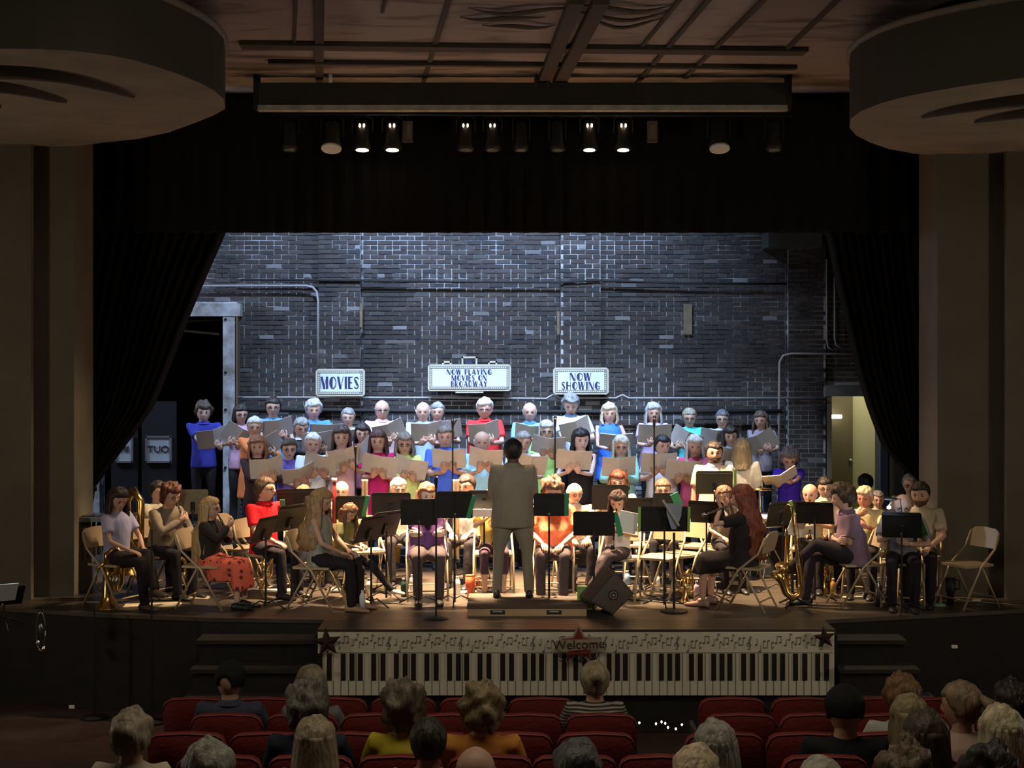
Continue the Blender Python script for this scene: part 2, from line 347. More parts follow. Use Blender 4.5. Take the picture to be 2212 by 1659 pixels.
# --- proscenium walls, stepped columns
PW = mat('proscenium_plaster', (.125, .11, .078), .85, bump=.25, bscale=5, var=.12, vscale=2)
XA, XB = P(160, 0, 17.6).x, P(2025, 0, 17.6).x
struct('wall_left', MB().box((XA-1.8, 18.0, 3), (3.6, .8, 6.2)).box((XA-3.3, 17.42, 3), (5.75, .1, 6.2)), PW)
struct('wall_right', MB().box((XB+1.8, 18.0, 3), (3.6, .8, 6.2)).box((XB+3.6, 17.42, 3), (5.75, .1, 6.2)), PW)
struct('wall_house_left', MB().box((-9.5, 8, 2.5), (.2, 20, 8)), PW); struct('wall_house_right', MB().box((9.5, 8, 2.5), (.2, 20, 8)), PW)
struct('wall_stage_left', MB().box((-9.4, 24, 3.4), (.2, 11, 7)), BK); struct('wall_stage_right', MB().box((9.4, 24, 3.4), (.2, 11, 7)), BK)
CZ = 6.0
def ceil_mat():
    m = bpy.data.materials.new('stained_plaster'); m.use_nodes = True; nt = m.node_tree; b = nt.nodes['Principled BSDF']; b.inputs['Roughness'].default_value = .9
    g = nt.nodes.new('ShaderNodeNewGeometry'); mp = nt.nodes.new('ShaderNodeMapping'); mp.inputs['Scale'].default_value = (.55, 1.6, 1); nt.links.new(g.outputs['Position'], mp.inputs[0])
    n = nt.nodes.new('ShaderNodeTexNoise'); n.inputs['Scale'].default_value = 1.1; n.inputs['Detail'].default_value = 6; n.inputs['Distortion'].default_value = 1.2; nt.links.new(mp.outputs[0], n.inputs['Vector'])
    r = nt.nodes.new('ShaderNodeValToRGB'); e = r.color_ramp.elements; e[0].position = .30; e[0].color = (.09, .073, .06, 1); e[1].position = .5; e[1].color = (.33, .285, .255, 1); nt.links.new(n.outputs[0], r.inputs[0]); nt.links.new(r.outputs[0], b.inputs['Base Color']); return m
CM = ceil_mat()
ce = struct('ceiling', MB().box((0, 10.3, CZ+.1), (19, 17.0, .2)), CM)
def cpt(x, y): D = (CZ-EYE)*F/(YH-y); return P(x, y, D)
BEAM = mat('ceiling_beam', (.075, .06, .045), .9)
def cbeam(pa, pb, wd, h):
    a, b_ = cpt(*pa), cpt(*pb); d = b_-a; R = Matrix.Rotation(math.atan2(d.y, d.x), 3, 'Z')
    return MB().box((a+b_)/2-V((0, 0, h/2)), (d.length, wd, h), 0, R).obj('ceiling_batten', [BEAM], ce)
for a in (((520, 92), (1740, 106), .26, .05), ((580, 129), (1720, 141), .10, .05), ((690, -20), (690, 178), .09, .03), ((972, -10), (915, 175), .05, .02),
          ((1245, -10), (1172, 175), .14, .08), ((1300, -10), (1206, 175), .14, .08), ((1535, -10), (1375, 178), .05, .03), ((1655, -10), (1480, 165), .05, .03), ((1815, -10), (1700, 102), .05, .03), ((1470, -5), (1385, 100), .04, .02), ((640, -5), (636, 90), .03, .02), ((832, -5), (826, 24), .03, .02)): cbeam(*a)
for k, (x, y, L_) in enumerate(((1130, 14, 1.0), (1085, 30, .8), (1120, 48, .7), (1345, 8, .9), (1340, 26, .9), (1350, 42, .7))):   # peeling strips
    p = cpt(x, y); mm = MB(); pts = [p+V((-L_/2+L_*q/8, .10*math.sin(q*.8+k), -.01-.05*math.sin(PI*q/8))) for q in range(9)]
    mm.tube(pts, [.01+.035*math.sin(PI*q/8) for q in range(9)], 6, flat=.4).obj('peeling_strip', [BEAM], ce)
# header box in front of the lamps
a, b_ = P(556, 186, 17.5), P(1702, 226, 17.5)
hd = thing('lighting_trough', 'long dark box with a pale lower edge hanging in front of the stage lamps', 'lighting trough', ((a.x+b_.x)/2, 17.5, b_.z))
W_ = b_.x-a.x; MB().box((0, .1, (a.z-b_.z)/2+.02), (W_, .2, a.z-b_.z+.04)).obj('casing', [mat('trough_paint', (.030, .028, .022), .8, var=.2)], hd)
MB().box((0, .06, -.035), (W_, .14, .06)).obj('lower_edge', [mat('pale_edge', (.42, .40, .34), .7, var=.3)], hd)
for s_ in (-1, 1): MB().box((s_*(W_/2+.02), .1, .2), (.05, .22, .5)).obj('end_plate', [STANDM], hd)
MB().tube([(-2.2, .0, .25), (-2.2, 0, .6)], .02).obj('hanger', [WHITE], hd)
for s_ in (.0, .14): MB().tube([(s_+.15, 0, .2), (s_+.15, 0, .7)], .02).obj('hanger', [BEAM], hd)
# rounded soffits left and right with concentric reveals
def outline(pts, Z): 
    return [V(((x-CX)*((Z-EYE)*F/(YH-y))/F, (Z-EYE)*F/(YH-y), Z)) for x, y in pts]
def soffit(pts, Z, ztop, label, flip, name):
    o = outline(pts, Z); m_ = MB(); n = len(o)
    m_.v += o+[V((p.x, p.y, ztop)) for p in o]; m_.face(range(n)); m_.face([n+k for k in range(n)][::-1])
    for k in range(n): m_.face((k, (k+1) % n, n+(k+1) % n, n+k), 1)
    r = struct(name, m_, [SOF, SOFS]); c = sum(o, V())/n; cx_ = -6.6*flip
    for q, f_ in enumerate((.80, .62, .44)):
        kt = min(range(n), key=lambda j: abs(o[j].x)); sa, sb = o[kt:], o[:kt+1][::-1]
        near = sa if sum(p.y for p in sa)/len(sa) < sum(p.y for p in sb)/len(sb) else sb
        near = [p for p in near if abs(p.x) < 6.3 and p.y < c.y+1.6]
        ring = [V((cx_+(p.x-cx_)*f_, c.y+.9+(p.y-c.y-.9)*f_, Z-.012)) for p in near]
        mm = MB().tube(ring, [.012+.11*(j/len(ring))**.6 for j in range(len(ring))], 8, flat=.35, up=(0, 0, 1)); g = mm.obj('groove', [BEAM], r, True)
    rim = MB().tube([V((p.x, p.y, ztop-.03)) for p in o[2:-2]], .035, 6).obj('cornice', [mat('cornice_grey', (.2, .18, .15), .8)], r, True)
SOFS = mat('soffit_side_shade', (.045, .042, .031), .85, bump=.2, bscale=8)  # shade on the soffit sides, put into a darker colour
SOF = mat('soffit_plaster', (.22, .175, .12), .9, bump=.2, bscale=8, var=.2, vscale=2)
LP = [(100, 318), (160, 316), (225, 308), (300, 300), (365, 286), (420, 266), (460, 250), (487, 235), (483, 214), (462, 195), (430, 178), (385, 160), (340, 145), (290, 130), (240, 120), (160, 110), (80, 106), (0, 105), (-260, 110), (-330, 318)]
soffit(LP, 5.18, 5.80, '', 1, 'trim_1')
RP = [(2120, 336), (2030, 336), (1975, 332), (1920, 322), (1880, 308), (1850, 293), (1835, 276), (1838, 256), (1860, 240), (1900, 224), (1950, 210), (2010, 198), (2080, 186), (2150, 176), (2212, 168), (2400, 165), (2520, 336)]
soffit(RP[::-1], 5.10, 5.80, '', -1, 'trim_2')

# --- black curtains
VEL = mat('black_velvet', (.010, .009, .008), .9, spec=.1)
def curtain(name, rows, D, label, outer_left, folds=17, amp=.07):
    """rows: (y_px, x_inner_px, x_outer_px) from the top down"""
    nu, nv = 150, 40; m_ = MB()
    for j in range(nv+1):
        t = j/nv*(len(rows)-1); k = min(int(t), len(rows)-2); f_ = t-k
        y = rows[k][0]*(1-f_)+rows[k+1][0]*f_; xi = rows[k][1]*(1-f_)+rows[k+1][1]*f_; xo = rows[k][2]*(1-f_)+rows[k+1][2]*f_
        for i in range(nu+1):
            u = i/nu; x = xo+(xi-xo)*u; p = P(x, y, D); ph = u*folds*2*PI+.9*math.sin(u*9)+.3*math.sin(j*.12)
            p.y += amp*math.sin(ph)+amp*.35*math.sin(ph*2.3+1); m_.v.append(p)
    for j in range(nv):
        for i in range(nu): a = j*(nu+1)+i; m_.face((a, a+1, a+nu+2, a+nu+1))
    o = m_.obj(name, [VEL], None, True); sol = o.modifiers.new('t', 'SOLIDIFY'); sol.thickness = .012
    return tag(o, label, 'curtain', 'black stage curtains')
curtain('curtain', [(300, 560, 95), (505, 484, 95), (600, 442, 95), (700, 400, 95), (800, 362, 95), (880, 328, 95), (960, 270, 95), (1020, 225, 95), (1052, 203, 100), (1100, 196, 100), (1170, 190, 95), (1262, 186, 95)], 18.7, 'black velvet curtain tied back at the left side of the stage', True)
curtain('curtain', [(300, 1700, 2100), (505, 1788, 2100), (600, 1806, 2100), (700, 1830, 2100), (800, 1852, 2100), (880, 1876, 2100), (960, 1906, 2100), (1010, 1950, 2100), (1045, 1992, 2100), (1100, 2003, 2100), (1180, 2006, 2100), (1254, 2010, 2100)], 18.8, 'black velvet curtain tied back at the right side of the stage', False)
v = curtain('valance', [(215, 150, 2070), (330, 150, 2070), (430, 150, 2070), (503, 150, 2070)], 18.55, 'black pleated valance across the top of the stage opening', True, 46, .045); v['group'] = 'black stage valances'
tag(MB().tube([P(170, 1050, 18.55), P(190, 1056, 18.5), P(208, 1056, 18.55)], .03, 8).obj('tieback', [VEL], None, True), 'black tie holding the left curtain to its side', 'tieback')
struct('wall_above_stage', MB().box((0, 18.9, 6.9), (14, .1, 2.2)), BK)
struct('ceiling_stage', MB().box((0, 23.5, 7.05), (19, 10, .1)), BK)

# --- choir risers
RM = mat('riser_carpet', (.03, .03, .03), .9)
for k, (y0, y1, h) in enumerate(((20.2, 20.95, .2), (20.95, 21.95, .4))):
    m_ = MB().box((.1, (y0+y1)/2, h-.02), (9.6, y1-y0-.01, .04)); t = thing('choir_riser', ('lower front' if k == 0 else 'higher rear')+' black step platform under the choir', 'riser', (0, 0, 0)); m_.obj('deck', [RM], t)
    for xx in (-4.4, -2.2, .1, 2.4, 4.6):
        MB().box((xx, y0+.05, (h-.04)/2), (.05, .05, h-.04)).obj('leg', [METAL], t)
        MB().box((xx, y1-.07, (h-.04)/2), (.05, .05, h-.04)).obj('leg', [METAL], t)

# --- side steps down from the stage
STEP = mat('step_paint', (.026, .024, .021), .85, var=.3)
for sd, x0, x1s in ((-1, 686, (424, 410, 392, 372)), (1, 1805, (1958, 1988, 2026, 2060))):
    t = thing('stage_steps', ('dark wooden steps at the left of the keyboard banner' if sd < 0 else 'dark wooden steps at the right of the keyboard banner'), 'steps', (0, 0, 0), 0, 'steps up to the stage')
    for k in range(4):
        y0 = 15.93-k*.3; y1 = y0-.3; zt = -.12-.235*k; yt = (y0+y1)/2
        a = (x0-CX)*15.45/F+sd*.02; b_ = (x1s[k]-CX)*y1/F; xc, wd = (a+b_)/2, abs(b_-a)
        MB().box((xc, yt, zt-.02), (wd, .34, .04)).obj('tread', [STEP], t); MB().box((xc, yt+.02, (zt-1.08)/2), (wd-.04, .26, zt+1.02-.03)).obj('riser', [DARKW], t)
# ================================================================ PEOPLE
JOBS = []      # (object, voxel, extra MB, materials)
def remesh_job(o, vox, extra=None, mats=None, it=4):
    m = o.modifiers.new('r', 'REMESH'); m.mode = 'VOXEL'; m.voxel_size = vox; m.use_smooth_shade = True
    s = o.modifiers.new('s', 'SMOOTH'); s.iterations = it; s.factor = .5
    JOBS.append((o, extra, mats))
def finish_jobs():
    bpy.context.view_layer.update(); dg = bpy.context.evaluated_depsgraph_get()
    for o, extra, mats in JOBS:
        me = bpy.data.meshes.new_from_object(o.evaluated_get(dg))
        old = o.data; o.modifiers.clear(); o.data = me
        me.materials.clear()
        for m in mats: me.materials.append(m)
        if extra is not None:
            n0 = len(me.vertices); em = extra.mesh('x', mats, True); bm = bmesh.new(); bm.from_mesh(me)
            bm.faces.ensure_lookup_table()
            for f in bm.faces: f.material_index = 0
            bm.from_mesh(em); bm.to_mesh(me); bm.free(); bpy.data.meshes.remove(em)
        me.polygons.foreach_set('use_smooth', [True]*len(me.polygons)); bpy.data.meshes.remove(old)

def headpt(az, el, feat=True, big=1.0):
    """az 0 = straight ahead (-Y), el up; unit: metres for a 1.72 m person"""
    a, b, c = .083, .100, .122
    d = V((math.sin(az)*math.cos(el), -math.cos(az)*math.cos(el), math.sin(el)))
    x, y, z = d.x*a, d.y*b, d.z*c
    fr = max(0, -d.y)
    if z < 0:
        k = (-z/c); x *= 1-.26*k**1.4; y = y*(1-.10*k) if y < 0 else y*(1-.45*k**1.2)
    if z > 0: k = z/c; x *= 1+.34*k*(1-k*k); y *= 1+.26*k*(1-k*k)
    if y < 0: y = -abs(y)**.93*(.097**.07)*.96
    if feat and fr > .15:
        y -= .026*math.exp(-(x/.012)**2-((z+.016)/.020)**2)*fr
        y -= .010*math.exp(-(x/.010)**2-((z-.008)/.020)**2)*fr
        for s_ in (-1, 1): y += .012*math.exp(-((x-s_*.030)/.014)**2-((z-.012)/.012)**2)*fr
        y -= .005*math.exp(-(x/.045)**2-((z-.036)/.010)**2)*fr
        y -= .007*math.exp(-(x/.022)**2-((z+.052)/.012)**2)*fr
        y -= .009*math.exp(-(x/.022)**2-((z+.098)/.014)**2)*fr
        y += .004*math.exp(-(x/.022)**2-((z+.073)/.008)**2)*fr
    return V((x, y, z))
def warp(t):   # denser in front
    return t-.42*math.sin(t)
def head_mb(mb, M, s, mouth=0, skin=0, eye=1, lip=2, brow=3, beard=None):
    na, ne = 30, 22; i0 = len(mb.v)
    for j in range(ne+1):
        el = -PI/2+PI*j/ne
        for i in range(na): mb.v.append(headpt(warp(2*PI*i/na), el*.995))
    for j in range(ne):
        for i in range(na):
            a = i0+j*na+i; b = i0+j*na+(i+1) % na
            mb.face((a, b, b+na, a+na), skin)
    mb.ell((.078, .008, -.004), (.010, .020, .032), 8, 5, skin); mb.ell((-.078, .008, -.004), (.010, .020, .032), 8, 5, skin)
    for s_ in (-1, 1):
        mb.ell((s_*.030, -.0815, .011), (.0150, .0085, .0075), 8, 5, eye)
        mb.tube([(s_*.014, -.093, .029), (s_*.03, -.0925, .034), (s_*.046, -.081, .028)], [.0045, .0055, .003], 5, brow)
    mb.ell((0, -.0925, -.054), (.021, .006, .0045+mouth*.011), 8, 5, lip)
    mb.xf(M @ Matrix.Scale(s, 4), i0)
def hair_mb(M, s, style, seed=0):
    """closed shell: outside the skull where there is hair, inside it elsewhere"""
    mb = MB(); na, ne = 44, 30; rnd = random.Random(seed)
    th = {'short': .010, 'bob': .017, 'long': .015, 'curly': .030, 'mop': .026, 'bald': .006, 'rim': .007, 'buzz': .006, 'bun': .012, 'pony': .012, 'cap': .014, 'puff': .018}[style]
    nz = {'curly': .55, 'mop': .42, 'puff': .38, 'buzz': .05, 'cap': 0}.get(style, .28)
    for j in range(ne+1):
        el = -PI/2+PI*j/ne
        for i in range(na):
            az = 2*PI*i/na; p = headpt(az, el*.995, False); fr = math.cos(az)
            if style in ('bald', 'rim'): 
                line = 9 if fr > .45 else (-.035 if fr > -.1 else -.062); top = .035
                k = 1 if (p.z > line and p.z < top) else 0
            else:
                if fr > .55: line = .062+.012*math.sin(az*3+seed)*.5
                elif fr > .05: line = .062-(.55-fr)/.5*(.075 if style not in ('bob', 'long', 'curly', 'mop') else .115)
                elif fr > -.3: line = -.035 if style not in ('bob', 'long', 'curly') else -.09
                else: line = -.075 if style not in ('bob', 'long', 'curly') else -.1
                if style == 'cap' and fr < -.2: line = -.02

                k = max(0, min(1, (p.z-line)/.014+.5)); 
                if style == 'cap' and fr < -.5 and abs(p.x) < .040 and p.z < .045-p.x*p.x*22: k = 0 if seed % 2 else k
            nn = noise.noise(V((p.x*22+seed, p.y*22, p.z*16)))
            n2 = noise.noise(V((p.x*60, p.y*60+seed, p.z*25)))
            vol = th*(1+.5*max(0, p.z/.118)) * (1+nz*2*nn+nz*n2*1.2)
            off = vol*k-(.012)*(1-k)
            d = p.normalized(); mb.v.append(p+d*off)
    for j in range(ne):
        for i in range(na):
            a = j*na+i; b = j*na+(i+1) % na; mb.face((a, b, b+na, a+na))
    if style == 'bun': mb.ell((0, .115, .05), (.042, .036, .042), 12, 8)
    if style == 'pony': mb.tube([(0, .10, .06), (0, .15, .03), (0, .165, -.06), (0, .14, -.16)], [.02, .032, .036, .012], 10)
    mb.xf(M @ Matrix.Scale(s, 4)); return mb
def mane(mb, M, s, L, ang=2.15, w=.022, flare=.02, wave=0, seed=0, mw=1.0):
    """long hair hanging round the back of the head, crescent in section"""
    i0 = len(mb.v); nz_, nu = 16, 26; rings = []
    for j in range(nz_+1):
        t = j/nz_; z = .055-(L+.055)*t
        A = ang*(1-.25*t) if L > .28 else ang
        ro = [.100+flare*min(1, t*1.6)-.04*max(0, t-.8)*2.5, .112+.010*t+flare*.6*t]
        dn = max(0, min(1, (-z-.14)/.10)); ro[1] += .055*dn; ro[0] *= mw; ro[1] *= 1+(mw-1)*.6; ring = []
        for i in range(nu+1):
            a = -A+2*A*i/nu; rr = 1+.05*math.sin(a*17+seed+wave*math.sin(t*22+i*.3)*1.5)+.03*math.sin(a*31)+wave*.05*math.sin(t*26+a*3)
            yo = .012*math.sin(t*9+seed)*wave; ring.append(V((math.sin(a)*ro[0]*rr, math.cos(a)*ro[1]*rr+.006+yo, z-.02*abs(math.sin(a*5+seed))*t)))
        for i in range(nu, -1, -1):
            a = -A+2*A*i/nu; ring.append(V((math.sin(a)*(ro[0]-w), math.cos(a)*(ro[1]-w)+.006, z)))
        rings.append(ring)
    mb.loft(rings); mb.xf(M @ Matrix.Scale(s, 4), i0)
def hand(mb, W, d, nrm, side, curl, s, m=0):
    """wrist W, pointing d, palm facing nrm"""
    d = V(d).normalized(); nrm = V(nrm); nrm = (nrm-d*nrm.dot(d)).normalized(); x = d.cross(nrm)*side
    M = Matrix(((x.x, d.x, nrm.x, W.x), (x.y, d.y, nrm.y, W.y), (x.z, d.z, nrm.z, W.z), (0, 0, 0, 1)))
    i0 = len(mb.v)
    rings = []
    for y, w_, t in ((-.01, .026, .020), (.02, .036, .019), (.06, .042, .016), (.088, .040, .013)):
        rings.append([V((w_*math.cos(a), y, t*math.sin(a))) for a in (2*PI*j/10 for j in range(10))])
    mb.loft(rings, m)
    for k, (fx, L) in enumerate(((-.030, .072), (-.010, .080), (.010, .075), (.030, .058))):
        p = V((fx, .082, 0)); a = 0; pts = [V((fx*.9, .060, 0)), p]
        for q, sg in enumerate((.45, .32, .23)):
            a += curl*(.6+.35*q); p = p+V((fx*.02, math.cos(a), math.sin(a)))*L*sg; pts.append(p)
        mb.tube(pts, [.009, .0092, .0085, .0078, .006], 6, m)
    mb.tube([(-.022, .018, .004), (-.048, .048, .014), (-.058, .074, .024+.02*curl), (-.056, .096, .036+.03*curl)], [.013, .012, .010, .007], 6, m)
    mb.xf(M @ Matrix.Scale(s, 4), i0)
def ik(A, T, l1, l2, hint):
    A, T = V(A), V(T); d = T-A; L = min(d.length, (l1+l2)*.995); u = d.normalized(); T = A+u*L
    a = (l1*l1-l2*l2+L*L)/(2*L); h = math.sqrt(max(0, l1*l1-a*a)); hn = V(hint); hn = (hn-u*hn.dot(u)).normalized()
    return A+u*a+hn*h, T

ALLP = {}
def person(label, x, ytop, D, base=0.0, pose='stand', yaw=0, sex='m', top=('tee', (.5, .5, .5)), bottom=('pants', (.02, .02, .022)), skin=(.56, .34, .25), hair=('short', (.1, .07, .05)),
           girth=1.0, lean=0, hyaw=0, hpitch=4, hands=None, curl=.7, glasses=False, mouth=0, group='', shoes=(.015, .015, .016), beard=None, collar=None, legs=None,
           mane_len=0, mane_wave=0, mane_w=1.0, maneang=2.15, hint=None, seat=.45, s=None, extras=None, hmode='tgt', xhip=None, shade=True):
    zt = EYE-(ytop-YH)*D/F
    if s is None: s = (zt-base)/1.722 if pose == 'stand' else (zt-base-seat-.085)/(.795*max(.75, math.cos(math.radians(lean))))
    s = max(.72, min(1.14, s)); X = (x-CX)*D/F
    ln = math.radians(lean); yr = math.radians(yaw)
    hipz = .93*s if pose == 'stand' else seat+.085
    ax = V((0, -math.sin(ln), math.cos(ln)))           # torso axis
    hl = ax*.62*s                                        # offset hip -> head base
    off = Matrix.Rotation(yr, 3, 'Z') @ V((hl.x, hl.y, 0))
    root = thing('person', label, 'person', (X-off.x, D-off.y, base), yr, group)
    hip = V((0, 0, hipz)); pv = V((0, math.cos(ln), math.sin(ln)))
    def at(t, x_=0, y_=0): return hip+ax*(t*s)+V((x_*s, 0, 0))+pv*(y_*s)
    def ring(t, rx, ry, yo=0, n=18):
        return [at(t, rx*math.cos(a), ry*math.sin(a)+yo) for a in (2*PI*j/n for j in range(n))]
    m_ = sex == 'm'; g = girth; g = g*1.07; shx = .196 if m_ else .172
    bt = [(-.11, .12, .09), (-.02, .14, .095), (.12, .125, .09), (.26, .135, .092), (.38, .145, .085), (.45, .12, .070), (.49, .072, .062), (.54, .062, .062), (.60, .060, .060)]
    body = MB().loft([ring(*r_) for r_ in bt])
    hc = at(.640, 0, -.014)
    M = Matrix.Translation(hc) @ Matrix.Rotation(-yr*0+math.radians(hyaw), 4, 'Z') @ RX(hpitch+ (0))
    sh = []; hands = hands or ('lap' if pose == 'sit' else 'down')
    armr = .046 if m_ else .038
    ex = MB(); slv = []
    for k, sd in enumerate((-1, 1)):
        Sp = at(.448, sd*shx, .0)
        if hands == 'lap': T = V((sd*.10*s, -.30*s, hipz+.10)); dr = V((-sd*.3, -1, -.25)); nr = V((0, 0, -1)); hn = V((sd*.8, .35, -.3))
        elif hands == 'down': T = V((sd*.27*s, -.02, hipz-.10*s)); dr = V((0, -.1, -1)); nr = V((-sd, 0, 0)); hn = V((sd*.3, 1, 0))
        elif hands == 'conduct': T = at(.16, sd*.17, -.30); dr = V((0, -1, .3)); nr = V((0, 0, -1)); hn = V((sd*.25, .5, -1))
        elif hands == 'play': T = at(.33+(.12 if sd < 0 else -.03), sd*.05, -.27); dr = V((-sd*.8, -.3, .4)); nr = V((0, 1, .1)); hn = V((sd*.8, 0, -.7))
        elif hands == 'flute': T = at(.56, -.12 if sd < 0 else .16, -.20); dr = V((-sd*.4, -.5, .6)); nr = V((0, 1, 0)); hn = V((sd*.8, 0, -.7))
        elif hands == 'cross': T = at(.22, -sd*.08, -.17); dr = V((-sd, -.1, .1)); nr = V((0, 1, 0)); hn = V((sd*.7, .2, -.5))
        else:                                                  # world targets list of (point, dir, normal)
            R = Matrix.Rotation(-yr, 3, 'Z'); tg = hands[k]; T = R @ (V(tg[0])-root.location); dr = R @ V(tg[1]); nr = R @ V(tg[2]); hn = V((sd*.55, .25, -.8))
        if hint: hn = V(hint)
        E, T2 = ik(Sp, T, .275*s, .255*s, hn)
        body.tube([at(.40, sd*shx*.45), Sp+V((0, 0, -.0)), Sp.lerp(E, .5), E, E.lerp(T2, .35), T2], [.055*s, armr*1.08*s, armr*.98*s, armr*.80*s, armr*.80*s, armr*.58*s], 12)
        hand(ex, T2, dr, nr, sd, curl, s); slv.append((sd, Sp, E, T2))
    mats = [skinm(skin), mat('eye_dark', (.03, .02, .02), .25), mat('lip', tuple(skin[q]*(.75, .45, .45)[q] for q in range(3)), .5), hairm(hair[1])]
    # legs
    K = []
    for sd in (-1, 1):
        if legs: kn, an = legs[0 if sd < 0 else 1]; kn, an = V(kn)*s, V(an)*s; 
        elif pose == 'stand': kn, an = V((sd*.10*s, -.01, .50*s)), V((sd*.11*s, 0, .085*s))
        else: kn, an = V((sd*.13*s, -.40*s, hipz-.02)), V((sd*.12*s, -.42*s, .085*s))
        K.append((sd, V((sd*.085*s, -.01, hipz-.01)), kn, an))
    bk, bc = bottom; showskin = bk in ('skirt', 'capri', 'shorts', 'dress')
    if showskin:
        for sd, h, kn, an in K: body.tube(([h, h.lerp(kn, .5), kn] if not (pose == 'sit' and bk in ('skirt', 'dress')) else [kn+V((0, .10, .0)), kn+V((0, .05, 0)), kn]) + [kn.lerp(an, .35), an], [.075*s*g, .066*s, .052*s, .050*s, .033*s] if not (pose == 'sit' and bk in ('skirt', 'dress')) else [.02*s, .03*s, .038*s, .050*s, .033*s], 12)
    bo = body.obj('body', mats, root, True); head_mb(ex, M, s*1.12, mouth); remesh_job(bo, .017, ex, mats)
    bo['label'] = 'skin, face and hands'
    # trousers or skirt
    cm = bc if not isinstance(bc, tuple) else cloth(bc)
    bm_ = MB(); 
    if bk in ('pants', 'capri', 'shorts'):
        bm_.loft([ring(-.13, .115, .085) if pose == 'stand' else ring(-.10, .12*g, .10*g), ring(-.05, .165*g, .125*g), ring(.06, .155*g, .118*g), ring(.10, .148*g, .112*g)])
        for sd, h, kn, an in K:
            e = an if bk == 'pants' else kn.lerp(an, .55 if bk == 'capri' else -.2); e2 = V((e.x, e.y, e.z-(.035*s if bk == 'pants' else 0)))
            bm_.tube([h+V((0, .02, .02)), h.lerp(kn, .5), kn, kn.lerp(e2, .4), e2], [.088*s*g, .080*s*g, .066*s, .060*s, .056*s if bk == 'pants' else .060*s], 14)
    else:
        if pose == 'stand': bm_.loft([ring(.12, .145*g, .11*g), ring(0, .18*g, .13*g), ring(-.25, .21, .16), ring(-.48, .24, .19)][::-1])
        else:
            hk = (K[0][2]+K[1][2])/2; A_ = hip+V((0, .02, 0)); rr = []
            for t, wx, wz in ((-.15, .17, .11), (.1, .19, .13), (.4, .19, .12), (.7, .185, .115), (.95, .205, .125), (1.14, .20, .115)):
                c = A_.lerp(hk, t); rr.append([c+V((wx*s*math.cos(a)*(1+.06*math.sin(a*6)), 0, wz*s*math.sin(a)-.03*(t > .5))) for a in (2*PI*j/22 for j in range(22))])
            bm_.loft(rr); c = hk+V((0, .0, -.02)); dl = -.24 if bk == 'skirt' else -.12
            bm_.loft([[c+V((.205*s*q*math.cos(a)*(1+.07*math.sin(a*7)), .10*s*q*math.sin(a)-.02*k, z)) for a in (2*PI*j/22 for j in range(22))] for k, (z, q) in enumerate(((.08, .9), (-.02, 1.05), (dl, 1.2)))])
            c = hip.lerp(hk, .45); bm_.loft([[c+V((.20*s*math.cos(a)*(1+.05*math.sin(a*8)), .20*s*math.sin(a), z)) for a in (2*PI*j/22 for j in range(22))] for z in (dl*.8, -.02, .03)])
    bmo = bm_.obj({'pants': 'trousers', 'capri': 'trousers', 'shorts': 'shorts'}.get(bk, 'skirt'), [cm], root, True); remesh_job(bmo, .021, None, [cm])
    # top garment
    tk, tc = top[0], top[1]; tm = tc if not isinstance(tc, tuple) else cloth(tc); hem = {'dress': -.12, 'jacket': -.17, 'tunic': -.30, 'tucked': -.02}.get(top[2] if len(top) > 2 else tk, -.13)
    if pose == 'sit': hem = max(hem, -.07)
    bust = 0 if m_ else .016
    st = [(hem, .172*g+(.0 if hem > -.2 else .02), .13*g+(.0 if hem > -.2 else .02)), (-.02, .168*g, .128*g), (.12, (.155 if m_ else .145)*g, .122*g), (.24, .158*g, .122*g+bust*.5), (.33, .172*(1+(g-1)*.4), .115+bust*1.4), (.425, .176, .105+bust), (.470, .152, .090), (.500, .088, .074)]
    if tk in ('polo', 'shirt', 'jacket', 'tee', 'long'): st += [(.512, .070, .068)]
    sm = MB().loft([ring(*r_, yo=-.008*(g > 1.1)) for r_ in st])
    for sd, Sp, E, T2 in slv:
        if tk in ('tank', 'dress0'): continue
        if tk in ('jacket', 'long', 'shirt_long'):
            sm.tube([at(.42, sd*shx*.35), Sp, Sp.lerp(E, .5), E, E.lerp(T2, .5), T2+(T2-E).normalized()*-.02], [.075*s, .072*s, .064*s, .058*s, .050*s, .043*s], 12)
        else:
            f_ = .62 if m_ else .5
            sm.tube([at(.42, sd*shx*.35), Sp, Sp.lerp(E, f_*.6), Sp.lerp(E, f_+.15)], [.066*s, .068*s, .062*s, .062*s], 14)
    so = sm.obj({'jacket': 'jacket', 'tank': 'sleeveless_top'}.get(tk, 'shirt'), [tm], root, True); remesh_job(so, .018, None, [tm], 3)
    if tk in ('polo', 'jacket', 'shirt') or collar:
        cmx = cloth(collar) if collar else tm; cc = MB()
        rr = [[at(t, r0*math.cos(a), r1*math.sin(a)-(.012 if math.sin(a) < -.6 else 0)) for a in (2*PI*j/18 for j in range(18))] for t, r0, r1 in ((.485, .104, .088), (.505, .086, .078), (.522, .072, .070), (.524, .066, .065), (.50, .068, .066))]
        cc.loft(rr, 0, False).obj('collar', [cmx], root, True)
    # hair
    hs, hcx = hair[0], hair[1]; sd_ = (x*7+ytop) % 97
